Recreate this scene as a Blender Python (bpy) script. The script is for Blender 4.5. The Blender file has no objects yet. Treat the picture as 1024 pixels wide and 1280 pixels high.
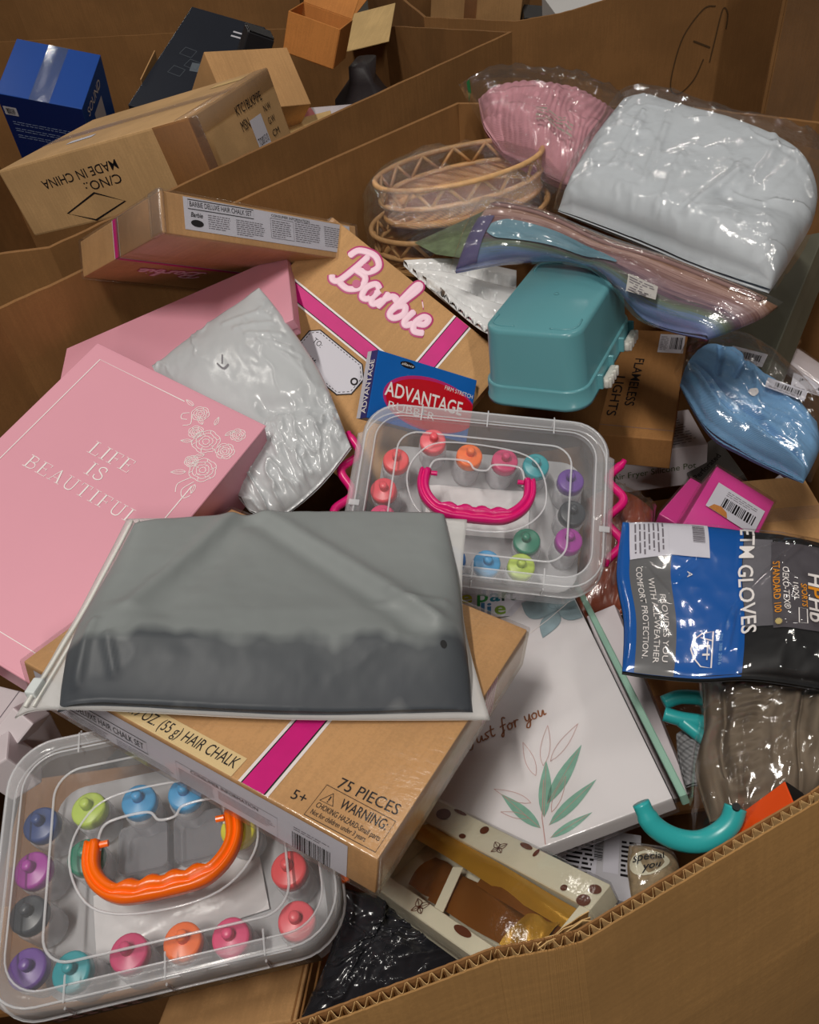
import bpy, bmesh, math, random
import numpy as np
from mathutils import Vector, Matrix, Euler

scene = bpy.context.scene
C = scene.collection
random.seed(7)

# ------------------------------------------------------------------ camera
CAM = Vector((0, 0, 1.5))
_p, _r = math.radians(45), math.radians(-8)
_fwd = Vector((0, math.cos(_p), -math.sin(_p)))
_x0, _u0 = Vector((1, 0, 0)), Vector((0, math.sin(_p), math.cos(_p)))
_rt = _x0 * math.cos(_r) + _u0 * math.sin(_r)
_up = -_x0 * math.sin(_r) + _u0 * math.cos(_r)
cam_data = bpy.data.cameras.new('camera')
cam_data.sensor_fit = 'VERTICAL'
cam_data.sensor_height = 36.0
cam_data.lens = 36.0 * 1030.0 / 1280.0
cam_data.clip_start = 0.01
cam = bpy.data.objects.new('camera', cam_data)
C.objects.link(cam)
_m = Matrix((_rt, _up, -_fwd)).transposed().to_4x4()
_m.translation = CAM
cam.matrix_world = _m
scene.camera = cam

# ------------------------------------------------------------------ world, lamps, exposure
scene.view_settings.view_transform = 'Standard'
scene.view_settings.look = 'None'
scene.view_settings.gamma = 1.0
scene.view_settings.use_curve_mapping = False
scene.view_settings.exposure = -0.70
scene.cycles.transparent_max_bounces = 32
world = bpy.data.worlds.new('warehouse_air')
scene.world = world
world.use_nodes = True
world.node_tree.nodes['Background'].inputs[0].default_value = (1.0, 0.93, 0.85, 1)
world.node_tree.nodes['Background'].inputs[1].default_value = 0.075


def lamp(name, loc, size, power, color=(1.0, 0.95, 0.88), rot=(0, 0, 0)):
    l = bpy.data.lights.new(name, 'AREA')
    l.shape = 'RECTANGLE'
    l.size, l.size_y = size
    l.energy = power
    l.color = color
    o = bpy.data.objects.new(name, l)
    C.objects.link(o)
    o.location = loc
    o.rotation_euler = rot
    return o


# rows of tube fittings under the warehouse roof
lamp('tube_lamp', (-0.8, -0.5, 4.6), (0.12, 1.3), 165)
lamp('tube_lamp', (0.6, -4.2, 4.4), (0.12, 1.3), 120, rot=(0.75, 0, 0))
lamp('tube_lamp', (1.6, 1.6, 4.6), (0.12, 1.3), 30)
lamp('tube_lamp', (-1.8, 3.2, 4.6), (0.12, 1.3), 26)
lamp('tube_lamp', (-2.6, 8.0, 4.4), (0.12, 1.3), 90)
lamp('tube_lamp', (2.4, 8.0, 4.4), (0.12, 1.3), 50)


# ------------------------------------------------------------------ measured sizes and places (metres): edge lines of soft goods, boxes as (size, centre, rotation)
SOFT = {
 'grey_body': ([(-0.262,0.575,0.961),(-0.179,0.602,0.925),(-0.076,0.611,0.899),(0.035,0.597,0.892)],
   [(-0.299,0.379,0.953),(-0.263,0.38,0.951),(-0.12,0.365,0.925),(0.029,0.362,0.894)],
   [(-0.262,0.575,0.961),(-0.291,0.476,0.952),(-0.299,0.379,0.953)],
   [(0.035,0.597,0.892),(0.038,0.516,0.888),(0.033,0.429,0.891),(0.029,0.362,0.894)]),
 'grey_flange': ([(-0.27,0.581,0.962),(-0.179,0.604,0.924),(-0.076,0.613,0.898),(0.058,0.593,0.884)],
   [(-0.328,0.373,0.961),(-0.293,0.379,0.956),(-0.12,0.361,0.925),(0.042,0.355,0.891)],
   [(-0.27,0.581,0.962),(-0.302,0.475,0.954),(-0.328,0.373,0.961)],
   [(0.058,0.593,0.884),(0.042,0.516,0.887),(0.035,0.445,0.893),(0.042,0.355,0.891)]),
 'mailer': ([(-0.299,0.909,0.914),(-0.242,0.942,0.934),(-0.186,0.961,0.953),(-0.151,0.974,0.967)],
   [(-0.179,0.678,0.858),(-0.148,0.669,0.85),(-0.1,0.695,0.862),(-0.056,0.731,0.885)],
   [(-0.299,0.909,0.914),(-0.259,0.816,0.889),(-0.207,0.72,0.874),(-0.179,0.678,0.858)],
   [(-0.151,0.974,0.967),(-0.126,0.931,0.95),(-0.084,0.836,0.923),(-0.056,0.731,0.885)]),
 'pink_knit': ([(0.206,1.417,1.003),(0.262,1.421,1.007),(0.358,1.402,0.988),(0.432,1.363,0.963)],
   [(0.221,1.285,0.971),(0.259,1.243,0.958),(0.311,1.199,0.942),(0.352,1.22,0.948)],
   [(0.206,1.417,1.003),(0.203,1.345,0.988),(0.221,1.285,0.971)],
   [(0.432,1.363,0.963),(0.398,1.297,0.955),(0.352,1.22,0.948)]),
 'pink_film': ([(0.181,1.465,1.008),(0.251,1.469,1.012),(0.374,1.44,0.983),(0.457,1.391,0.963)],
   [(0.23,1.255,0.969),(0.259,1.214,0.958),(0.301,1.173,0.945),(0.363,1.192,0.95)],
   [(0.181,1.465,1.008),(0.203,1.351,0.98),(0.23,1.255,0.969)],
   [(0.457,1.391,0.963),(0.414,1.296,0.953),(0.363,1.192,0.95)]),
 'white_pillow': ([(0.401,1.261,1.019),(0.435,1.228,1.013),(0.513,1.147,1.0),(0.576,1.035,0.985)],
   [(0.258,1.063,0.972),(0.334,0.973,0.964),(0.39,0.868,0.969),(0.446,0.808,0.964)],
   [(0.401,1.261,1.019),(0.341,1.19,1.003),(0.289,1.116,0.983),(0.258,1.063,0.972)],
   [(0.576,1.035,0.985),(0.562,0.955,0.974),(0.504,0.878,0.965),(0.446,0.808,0.964)]),
 'white_film': ([(0.392,1.271,1.022),(0.442,1.237,1.016),(0.519,1.149,1.003),(0.606,1.039,1.003)],
   [(0.25,1.056,0.972),(0.331,0.962,0.967),(0.388,0.862,0.97),(0.447,0.8,0.963)],
   [(0.392,1.271,1.022),(0.336,1.191,1.003),(0.281,1.116,0.984),(0.25,1.056,0.972)],
   [(0.606,1.039,1.003),(0.57,0.949,0.981),(0.506,0.865,0.966),(0.447,0.8,0.963)]),
 'pack': ([(0.167,1.065,0.993),(0.234,0.998,0.993),(0.346,0.86,0.99),(0.424,0.744,0.987)],
   [(0.105,0.988,0.943),(0.188,0.972,0.954),(0.275,0.925,0.96),(0.304,0.816,0.946),(0.35,0.738,0.962)],
   [(0.167,1.065,0.993),(0.132,1.029,0.97),(0.105,0.988,0.943)],
   [(0.424,0.744,0.987),(0.4,0.739,0.976),(0.35,0.738,0.962)]),
 'pack_film': ([(0.158,1.067,0.998),(0.235,0.999,0.997),(0.345,0.859,0.996),(0.428,0.738,0.991)],
   [(0.096,0.988,0.94),(0.185,0.971,0.95),(0.272,0.92,0.959),(0.301,0.811,0.943),(0.347,0.731,0.961)],
   [(0.158,1.067,0.998),(0.123,1.03,0.971),(0.096,0.988,0.94)],
   [(0.428,0.738,0.991),(0.402,0.732,0.976),(0.347,0.731,0.961)]),
 'blue_cloth': ([(0.425,0.893,0.837),(0.465,0.839,0.826),(0.488,0.781,0.825),(0.5,0.727,0.827)],
   [(0.367,0.829,0.83),(0.377,0.747,0.818),(0.407,0.709,0.809),(0.454,0.65,0.807)],
   [(0.425,0.893,0.837),(0.391,0.866,0.838),(0.367,0.829,0.83)],
   [(0.5,0.727,0.827),(0.488,0.69,0.818),(0.454,0.65,0.807)]),
 'blue_film': ([(0.415,0.904,0.834),(0.474,0.866,0.839),(0.501,0.802,0.832),(0.514,0.731,0.831)],
   [(0.356,0.836,0.837),(0.368,0.74,0.819),(0.403,0.703,0.81),(0.458,0.642,0.806)],
   [(0.415,0.904,0.834),(0.382,0.878,0.836),(0.356,0.836,0.837)],
   [(0.514,0.731,0.831),(0.493,0.686,0.821),(0.458,0.642,0.806)]),
 'gloves': ([(0.218,0.577,0.861),(0.262,0.568,0.859),(0.327,0.554,0.852),(0.408,0.527,0.839),(0.462,0.506,0.833)],
   [(0.171,0.408,0.847),(0.195,0.4,0.846),(0.238,0.39,0.844),(0.281,0.384,0.845),(0.335,0.367,0.842),(0.384,0.353,0.835)],
   [(0.218,0.577,0.861),(0.195,0.515,0.855),(0.187,0.46,0.85),(0.171,0.408,0.847)],
   [(0.462,0.506,0.833),(0.422,0.425,0.829),(0.384,0.353,0.835)]),
 'taupe': ([(0.265,0.438,0.776),(0.303,0.425,0.778),(0.343,0.416,0.776),(0.398,0.403,0.771)],
   [(0.22,0.289,0.782),(0.251,0.28,0.787),(0.281,0.281,0.796),(0.336,0.288,0.795)],
   [(0.265,0.438,0.776),(0.247,0.378,0.775),(0.224,0.338,0.78),(0.22,0.289,0.782)],
   [(0.398,0.403,0.771),(0.365,0.343,0.784),(0.336,0.288,0.795)]),
 'taupe_film': ([(0.258,0.437,0.778),(0.302,0.425,0.784),(0.342,0.416,0.782),(0.404,0.403,0.776)],
   [(0.193,0.268,0.79),(0.233,0.253,0.794),(0.271,0.262,0.803),(0.336,0.278,0.8)],
   [(0.258,0.437,0.778),(0.24,0.377,0.78),(0.218,0.337,0.784),(0.193,0.268,0.79)],
   [(0.404,0.403,0.776),(0.37,0.34,0.788),(0.336,0.278,0.8)]),
 'trash': ([(-0.106,0.286,0.767),(-0.074,0.281,0.74),(-0.038,0.255,0.735),(0.004,0.22,0.729)],
   [(-0.152,0.187,0.726),(-0.105,0.182,0.735),(-0.058,0.186,0.747),(-0.003,0.204,0.75)],
   [(-0.106,0.286,0.767),(-0.118,0.248,0.743),(-0.152,0.187,0.726)],
   [(0.004,0.22,0.729),(0.003,0.213,0.737),(-0.003,0.204,0.75)]),
 'terracotta': ([(0.234,0.753,0.723),(0.272,0.759,0.729),(0.312,0.726,0.712)],
   [(0.179,0.588,0.692),(0.218,0.587,0.691),(0.254,0.581,0.7)],
   [(0.234,0.753,0.723),(0.203,0.668,0.705),(0.179,0.588,0.692)],
   [(0.312,0.726,0.712),(0.285,0.653,0.705),(0.254,0.581,0.7)]),
 'tray': ([(0.042,1.109,0.899),(0.117,1.095,0.898),(0.197,1.049,0.892)],
   [(0.079,1.027,0.897),(0.126,0.929,0.89),(0.161,0.892,0.892)],
   [(0.042,1.109,0.899),(0.061,1.067,0.896),(0.079,1.027,0.897)],
   [(0.197,1.049,0.892),(0.181,0.968,0.89),(0.161,0.892,0.892)]),
 'basket_film': ([(0.022,1.327,0.946),(0.089,1.345,0.95),(0.194,1.344,0.949),(0.303,1.301,0.935)],
   [(-0.011,1.17,0.917),(0.04,1.131,0.913),(0.159,1.13,0.911),(0.293,1.169,0.929)],
   [(0.022,1.327,0.946),(0.0,1.256,0.932),(-0.011,1.17,0.917)],
   [(0.303,1.301,0.935),(0.31,1.23,0.934),(0.293,1.169,0.929)]),
 'tea_bag': ([(0.145,0.277,0.787),(0.161,0.271,0.788),(0.176,0.263,0.787)],
   [(0.134,0.23,0.797),(0.148,0.23,0.803),(0.17,0.237,0.803)],
   [(0.145,0.277,0.787),(0.137,0.255,0.793),(0.134,0.23,0.797)],
   [(0.176,0.263,0.787),(0.178,0.249,0.794),(0.17,0.237,0.803)]),
 'grey_bundle': ([(0.232,0.398,0.738),(0.245,0.399,0.739),(0.259,0.387,0.742)],
   [(0.223,0.343,0.74),(0.234,0.344,0.741),(0.247,0.34,0.737)],
   [(0.232,0.398,0.738),(0.225,0.371,0.74),(0.223,0.343,0.74)],
   [(0.259,0.387,0.742),(0.257,0.368,0.737),(0.247,0.34,0.737)]),
}
BOX = {
 'C': ((0.3533, 0.2772, 0.0446), (-0.1289, 0.4488, 0.88), (-0.2384, 0.0576, -0.6086)),
 'F': ((0.2347, 0.3523, 0.0928), (-0.3478, 0.6639, 0.8949), (0.1413, 0.2381, -0.5932)),
 'A': ((0.2921, 0.2471, 0.0488), (-0.212, 1.0964, 0.9661), (-0.5513, 0.5049, 0.5568)),
 'D': ((0.2881, 0.21, 0.104), (0.0808, 0.6868, 0.8017), (0.3714, 0.1263, -0.2241)),
 'E': ((0.2851, 0.2289, 0.108), (-0.2483, 0.3305, 0.7764), (0.0892, 0.0309, 0.0981)),
 'B': ((0.3182, 0.27, 0.0423), (-0.0423, 0.9555, 0.8413), (0.5285, 0.4709, -0.7243)),
 'G': ((0.3509, 0.16, 0.0247), (-0.2813, 0.9855, 0.9007), (0.0488, -0.2641, 0.0404)),
 'I': ((0.1527, 0.0854, 0.026), (0.0319, 0.8524, 0.8496), (0.9021, 0.6013, 0.2115)),
 'J': ((0.1289, 0.2114, 0.0972), (0.2169, 0.8708, 0.9113), (-0.0766, -0.1119, -0.5428)),
 'K': ((0.1058, 0.2643, 0.0555), (0.389, 1.0041, 0.6808), (0.031, -0.045, -0.408)),
 'L': ((0.1409, 0.1114, 0.0706), (0.4019, 0.9698, 0.5906), (-0.1754, -0.0691, -0.0812)),
 'N': ((0.0836, 0.1208, 0.045), (0.3876, 0.689, 0.7135), (0.0144, 0.3504, -0.689)),
 'P': ((0.2486, 0.3366, 0.0164), (0.0692, 0.4565, 0.7098), (-0.287, -0.2664, 0.1142)),
 'Q': ((0.2282, 0.0961, 0.03), (0.0328, 0.2346, 0.8124), (-0.0739, -0.54, -0.846)),
 'S': ((0.4678, 0.3273, 0.1335), (-0.4212, 1.7466, 0.8791), (-0.0784, -0.2247, -0.3822)),
 'T': ((0.1914, 0.1701, 0.2314), (-0.6979, 2.1654, 0.8483), (0.404, 0.2652, -0.1519)),
 'U': ((0.2012, 0.225, 0.1417), (-0.2469, 2.0287, 0.8397), (-0.8372, 0.2012, 0.5285)),
 'V': ((0.4298, 0.2213, 0.09), (-0.4082, 2.5366, 0.7748), (-0.2876, 0.2839, -2.0014)),
 'W': ((0.1231, 0.1093, 0.0866), (-0.0578, 2.1986, 0.93), (-0.1012, 0.3434, -0.3331)),
 'yellow': ((0.1065, 0.1783, 0.05), (0.1008, 1.3047, 0.8225), (0.028, -0.0, -0.2321)),
 'flap_pale': ((0.1471, 0.1955, 0.003), (0.068, 2.5308, 0.8444), (0.211, -0.1537, -0.2363)),
 'flap_top': ((0.1252, 0.1855, 0.003), (0.0166, 2.7111, 0.8859), (0.1443, 0.3613, -0.3875)),
 'dark': ((0.1102, 0.2958, 0.05), (0.5732, 1.0376, 0.7695), (0.2754, -0.4191, -0.7451)),
 'rainbow': ((0.11, 0.0696, 0.08), (0.0918, 0.6468, 0.645), (-0.0198, -0.0922, -0.1665)),
 'slab': ((0.0348, 0.2197, 0.02), (0.2173, 0.4677, 0.6951), (0.1988, -0.4296, 0.0106)),
 'kraftR': ((0.129, 0.1799, 0.1), (0.4884, 0.7258, 0.6118), (-0.1942, -0.0734, -0.1468)),
 'lilac1': ((0.0539, 0.0492, 0.08), (-0.4466, 0.499, 0.7551), (-0.0741, 0.0877, -0.359)),
 'lilac2': ((0.0269, 0.04, 0.06), (-0.4356, 0.4818, 0.779), (-0.9543, 0.5428, -0.6476)),
 'lilac3': ((0.0349, 0.0378, 0.05), (-0.4334, 0.4476, 0.7735), (-0.1785, -0.295, 0.3087)),
 'orange': ((0.0605, 0.0376, 0.02), (0.2488, 0.2583, 0.8375), (-0.4998, -0.8131, 0.2083)),
 'kraftE': ((0.137, 0.0851, 0.12), (-0.2152, 0.2217, 0.6069), (-0.4639, -0.1639, -0.0439)),
 'perf': ((0.0679, 0.0969, 0.04), (0.4766, 0.8986, 0.5907), (-0.0878, -0.5148, 0.087)),
 'whitegreen': ((0.0858, 0.0616, 0.06), (0.5506, 0.8262, 0.5611), (-0.4421, -0.5867, 0.2724)),
 'smallpink': ((0.0262, 0.0922, 0.025), (0.3662, 0.7607, 0.6776), (-0.0694, 0.1699, -0.8025)),
 'topcarton': ((0.3625, 0.25, 0.25), (0.5758, 3.7833, 0.5484), (0.0987, 0.1496, -0.3554)),
 'greycard': ((0.0784, 0.0798, 0.02), (0.1308, 0.3012, 0.6857), (-0.3382, -0.0387, -0.3284)),
 'pale1': ((0.0329, 0.0696, 0.02), (0.6165, 1.0417, 0.7104), (-0.2608, 0.2954, -0.8535)),
 'pale2': ((0.091, 0.0466, 0.02), (0.616, 0.9467, 0.723), (-0.1362, 0.2066, -1.0057)),
 'redbox': ((0.1196, 0.16, 0.12), (0.7586, 3.5812, 0.4875), (0.0363, 0.1524, -0.1542)),
 'markbox': ((0.1993, 0.2, 0.2), (0.845, 3.2811, 0.5524), (0.1293, -0.0697, 0.0698)),
 'tanstrip': ((0.1156, 0.1041, 0.04), (-0.1042, 1.9867, 0.7859), (0.0447, -0.0798, 0.08)),
 'slip': ((0.0669, 0.1816, 0.012), (-0.0571, 2.0921, 0.7791), (-0.2274, 0.4224, -1.1503)),
}
LEAF_PAPER = [(0.062, 1.127, 0.923), (0.173, 1.155, 0.944), (0.12, 1.055, 0.928), (0.088, 1.08, 0.925)]
STICKERS = [
 ('white barcode sticker at the lower end of the dark olive box, above the blue garment', [(0.485, 0.942, 0.774), (0.513, 0.902, 0.783), (0.523, 0.912, 0.796), (0.491, 0.954, 0.788)]),
 ('narrow white barcode sticker on the right part of the bagged blue garment', [(0.448, 0.771, 0.857), (0.483, 0.739, 0.853), (0.494, 0.754, 0.854), (0.458, 0.786, 0.858)]),
 ('white barcode sticker on the white packet at the right edge above the blue garment', [(0.577, 0.925, 0.721), (0.616, 0.898, 0.715), (0.623, 0.913, 0.73), (0.587, 0.943, 0.732)])]
LABEL_SPOT = ((0.852, 0.702), (0.77, 0.68), (0.748, 0.732), (0.845, 0.729))


# ------------------------------------------------------------------ colours and materials
def lin(c):
    return c / 12.92 if c <= 0.04045 else ((c + 0.055) / 1.055) ** 2.4


def rgb(r, g, b):
    return (lin(r / 255), lin(g / 255), lin(b / 255), 1)


class NT:
    def __init__(s, name):
        s.m = bpy.data.materials.new(name)
        s.m.use_nodes = True
        s.t = s.m.node_tree
        s.t.nodes.clear()
        s.out = s.t.nodes.new('ShaderNodeOutputMaterial')
        s.tc = s.t.nodes.new('ShaderNodeTexCoord')

    def n(s, kind, **k):
        x = s.t.nodes.new('ShaderNode' + kind)
        for a, b in k.items():
            setattr(x, a, b)
        return x

    def l(s, a, b):
        s.t.links.new(a, b)

    def noise(s, scale, detail=4, coord='Object', stretch=None, rough=0.55):
        x = s.n('TexNoise')
        x.inputs['Scale'].default_value = scale
        x.inputs['Detail'].default_value = detail
        x.inputs['Roughness'].default_value = rough
        src = s.tc.outputs[coord]
        if stretch:
            mp = s.n('Mapping')
            mp.inputs['Scale'].default_value = stretch
            s.l(src, mp.inputs['Vector'])
            src = mp.outputs[0]
        s.l(src, x.inputs['Vector'])
        return x.outputs['Fac']

    def ramp(s, fac, stops):
        r = s.n('ValToRGB')
        e = r.color_ramp.elements
        while len(e) < len(stops):
            e.new(0.5)
        for i, (p, c) in enumerate(stops):
            e[i].position = p
            e[i].color = c
        s.l(fac, r.inputs[0])
        return r.outputs[0]

    def bump(s, h, strength=0.3, dist=0.002):
        b = s.n('Bump')
        b.inputs['Strength'].default_value = strength
        b.inputs['Distance'].default_value = dist
        s.l(h, b.inputs['Height'])
        return b.outputs[0]

    def principled(s, color=None, rough=0.5, spec=0.5):
        p = s.n('BsdfPrincipled')
        if color is not None:
            if isinstance(color, tuple):
                p.inputs['Base Color'].default_value = color
            else:
                s.l(color, p.inputs['Base Color'])
        p.inputs['Roughness'].default_value = rough
        p.inputs['Specular IOR Level'].default_value = spec
        return p


def sc(c, k):
    return (min(c[0] * k, 1), min(c[1] * k, 1), min(c[2] * k, 1), 1)


def plain(name, col, rough=0.5, spec=0.4, var=0.12, scale=18, bump=0.0, bscale=150, coord='Object'):
    t = NT(name)
    f = t.noise(scale, 5, coord)
    colr = t.ramp(f, [(0.25, sc(col, 1 - var)), (0.75, sc(col, 1 + var))])
    p = t.principled(colr, rough, spec)
    if bump:
        t.l(t.bump(t.noise(bscale, 4, coord), bump, 0.001), p.inputs['Normal'])
    t.l(p.outputs[0], t.out.inputs[0])
    return t.m


def cardboard(name, col, stripe=0.05, rough=0.75, spec=0.25, axis='X'):
    """kraft board: fibre flecks, faint blotches and streaks of the flutes under the liner"""
    t = NT(name)
    f1 = t.noise(7, 5)
    f2 = t.noise(420, 2)
    st = (40, 3, 3) if axis == 'X' else ((3, 40, 3) if axis == 'Y' else (3, 3, 40))
    f3 = t.noise(5, 2, stretch=st)
    a = t.n('Math', operation='MULTIPLY_ADD')
    t.l(f2, a.inputs[0]); a.inputs[1].default_value = 0.35; t.l(f1, a.inputs[2])
    b = t.n('Math', operation='MULTIPLY_ADD')
    t.l(f3, b.inputs[0]); b.inputs[1].default_value = 0.35; t.l(a.outputs[0], b.inputs[2])
    colr = t.ramp(b.outputs[0], [(0.45, sc(col, 0.8)), (0.85, col), (1.2, sc(col, 1.15))])
    w = t.n('TexWave', wave_type='BANDS', bands_direction=axis)
    w.inputs['Scale'].default_value = 42
    w.inputs['Distortion'].default_value = 0.4
    t.l(t.tc.outputs['Object'], w.inputs['Vector'])
    p = t.principled(colr, rough, spec)
    mix = t.n('Math', operation='MULTIPLY_ADD')
    t.l(w.outputs['Fac'], mix.inputs[0]); mix.inputs[1].default_value = stripe; t.l(f1, mix.inputs[2])
    t.l(t.bump(mix.outputs[0], 0.5, 0.003), p.inputs['Normal'])
    t.l(p.outputs[0], t.out.inputs[0])
    return t.m


def film(name, base=0.07, gain=1.0, rough=0.12, bscale=22, bstr=0.6, tint=(1, 1, 1, 1), coord='Object', sheen=(1, 1, 1, 1), dist=0.004, stretch=None):
    """thin clear wrap: see-through, glossy, crinkled"""
    t = NT(name)
    h1 = t.noise(bscale, 6, coord, stretch, 0.6)
    v = t.n('TexVoronoi', feature='DISTANCE_TO_EDGE')
    v.inputs['Scale'].default_value = bscale * 0.9
    t.l(t.tc.outputs[coord], v.inputs['Vector'])
    a = t.n('Math', operation='MULTIPLY_ADD')
    t.l(v.outputs['Distance'], a.inputs[0]); a.inputs[1].default_value = 0.25; t.l(h1, a.inputs[2])
    nrm = t.bump(a.outputs[0], bstr, dist)
    g = t.n('BsdfGlossy'); g.inputs['Roughness'].default_value = rough
    g.inputs['Color'].default_value = sheen
    t.l(nrm, g.inputs['Normal'])
    tr = t.n('BsdfTransparent'); tr.inputs[0].default_value = tint
    df = t.n('BsdfDiffuse'); df.inputs[0].default_value = (0.6, 0.6, 0.6, 1)
    hz = t.n('MixShader'); hz.inputs[0].default_value = base
    t.l(tr.outputs[0], hz.inputs[1]); t.l(df.outputs[0], hz.inputs[2])
    fr = t.n('Fresnel'); fr.inputs[0].default_value = 1.5
    t.l(nrm, fr.inputs['Normal'])
    m = t.n('Math', operation='MULTIPLY_ADD')
    t.l(fr.outputs[0], m.inputs[0]); m.inputs[1].default_value = gain; m.inputs[2].default_value = 0.01
    mn = t.n('Math', operation='MINIMUM')
    t.l(m.outputs[0], mn.inputs[0]); mn.inputs[1].default_value = 0.30
    mx = t.n('MixShader')
    t.l(mn.outputs[0], mx.inputs[0]); t.l(hz.outputs[0], mx.inputs[1]); t.l(g.outputs[0], mx.inputs[2])
    t.l(mx.outputs[0], t.out.inputs[0])
    return t.m


def milky(name, col, opacity=0.25, rough=0.15, gloss=0.1, edge=0.5, bstr=0.0):
    """translucent moulded plastic or frosted film"""
    t = NT(name)
    p = t.principled(col, rough, 0.6)
    tr = t.n('BsdfTransparent')
    lw = t.n('LayerWeight'); lw.inputs[0].default_value = 0.35
    m = t.n('Math', operation='MULTIPLY_ADD')
    t.l(lw.outputs['Facing'], m.inputs[0]); m.inputs[1].default_value = edge; m.inputs[2].default_value = opacity
    m.use_clamp = True
    if bstr:
        t.l(t.bump(t.noise(14, 5), bstr, 0.004), p.inputs['Normal'])
    mx = t.n('MixShader')
    t.l(m.outputs[0], mx.inputs[0]); t.l(tr.outputs[0], mx.inputs[1]); t.l(p.outputs[0], mx.inputs[2])
    t.l(mx.outputs[0], t.out.inputs[0])
    return t.m


def wrinkled(name, col, rough=0.35, spec=0.5, bscale=9, bstr=0.5, var=0.06, stretch=None, dist=0.006):
    t = NT(name)
    f = t.noise(6, 4)
    colr = t.ramp(f, [(0.3, sc(col, 1 - var)), (0.7, sc(col, 1 + var))])
    p = t.principled(colr, rough, spec)
    t.l(t.bump(t.noise(bscale, 5, 'Object', stretch, 0.5), bstr, dist), p.inputs['Normal'])
    t.l(p.outputs[0], t.out.inputs[0])
    return t.m


def weave(name, col, scale=220, rough=0.85, var=0.25):
    t = NT(name)
    w = t.n('TexWave', wave_type='BANDS', bands_direction='DIAGONAL')
    w.inputs['Scale'].default_value = scale
    w.inputs['Distortion'].default_value = 1.5
    t.l(t.tc.outputs['Object'], w.inputs['Vector'])
    n = t.noise(25, 5)
    a = t.n('Math', operation='MULTIPLY_ADD')
    t.l(w.outputs['Fac'], a.inputs[0]); a.inputs[1].default_value = 0.4; t.l(n, a.inputs[2])
    colr = t.ramp(a.outputs[0], [(0.3, sc(col, 1 - var)), (0.9, sc(col, 1 + var))])
    p = t.principled(colr, rough, 0.2)
    t.l(t.bump(a.outputs[0], 0.5, 0.002), p.inputs['Normal'])
    t.l(p.outputs[0], t.out.inputs[0])
    return t.m


KRAFT = cardboard('kraft_board', rgb(190, 146, 98))
KRAFT_Y = cardboard('kraft_board_long', rgb(190, 146, 98), axis='Y')
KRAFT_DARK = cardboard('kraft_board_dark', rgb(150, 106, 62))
KRAFT_WALL = cardboard('kraft_bin_board', rgb(138, 98, 58), axis='X', stripe=0.03)
KRAFT_WALL_OUT = cardboard('kraft_bin_liner', rgb(152, 114, 68), axis='Z', stripe=0.02)
KRAFT_PALE = cardboard('kraft_board_pale', rgb(205, 172, 118))
KRAFT_OCHRE = cardboard('kraft_board_ochre', rgb(196, 128, 66))
PINK = plain('pink_board', rgb(220, 154, 170), 0.42, 0.4, 0.03, 5)
WHITE = plain('white_paper', rgb(222, 220, 218), 0.55, 0.3, 0.03, 6)
LILAC = plain('lilac_white_board', rgb(205, 196, 200), 0.5, 0.3, 0.03, 6)
LABEL = plain('label_paper', rgb(206, 204, 214), 0.5, 0.35, 0.02, 8)
CREAM = plain('cream_board', rgb(222, 216, 192), 0.4, 0.4, 0.02, 8)
BEIGE = plain('beige_sticker', rgb(222, 196, 146), 0.5, 0.3, 0.03, 8)
INK = plain('black_ink', rgb(28, 24, 26), 0.6, 0.2, 0.1, 30)
INK_SOFT = plain('grey_ink', rgb(110, 104, 112), 0.6, 0.2, 0.1, 30)
INK_WHITE = plain('white_ink', rgb(238, 232, 230), 0.5, 0.3, 0.02, 30)
MAGENTA = plain('magenta_ink', rgb(206, 8, 124), 0.5, 0.3, 0.08, 40)
MAGENTA_DEEP = plain('deep_magenta_ink', rgb(186, 40, 110), 0.4, 0.4, 0.05, 40)
PINKPALE = plain('pale_pink_ink', rgb(246, 206, 222), 0.4, 0.4, 0.03, 40)
TAPE = film('clear_tape', 0.10, 0.9, 0.2, 40, 0.8, (0.97, 0.93, 0.85, 1))
WRAP = film('shrink_wrap', 0.015, 0.7, 0.18, 16, 0.35, stretch=(1, 3, 1))
WRAP_SOFT = film('dull_shrink_wrap', 0.01, 0.25, 0.3, 16, 0.5, stretch=(1, 3, 1))
CLEAR = film('clear_bag_film', 0.025, 1.5, 0.12, 20, 0.8)
CLEAR_SOFT = film('soft_bag_film', 0.015, 1.4, 0.12, 12, 0.7)
BLACK = plain('matt_black', rgb(24, 24, 26), 0.5, 0.4, 0.1, 20)

# ------------------------------------------------------------------ object helpers


def thing(name, label, cat, loc=(0, 0, 0), rot=(0, 0, 0), group=None):
    o = bpy.data.objects.new(name, None)
    o.empty_display_size = 0.02
    C.objects.link(o)
    o.location = loc
    o.rotation_euler = rot
    o['label'] = label
    o['category'] = cat
    if group:
        o['group'] = group
    return o


def mesh(name, v, f, mat, parent=None, smooth=False, uv=None, label=None):
    me = bpy.data.meshes.new(name)
    me.from_pydata([tuple(map(float, x)) for x in v], [], [tuple(map(int, x)) for x in f])
    if isinstance(mat, (list, tuple)):
        for q in mat:
            me.materials.append(q)
    else:
        me.materials.append(mat)
    if smooth:
        me.polygons.foreach_set('use_smooth', [True] * len(me.polygons))
    if uv is not None:
        ly = me.uv_layers.new(name='UVMap')
        for lp in me.loops:
            ly.data[lp.index].uv = uv[lp.vertex_index]
    o = bpy.data.objects.new(name, me)
    C.objects.link(o)
    if parent:
        o.parent = parent
    if label:
        o['label'] = label
    return o


def single(o, label, cat, group=None):
    o['label'] = label
    o['category'] = cat
    if group:
        o['group'] = group
    return o


def join(*geos):
    V, Fc = [], []
    for v, f in geos:
        b = len(V)
        V += [tuple(x) for x in v]
        Fc += [tuple(i + b for i in q) for q in f]
    return V, Fc


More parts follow.
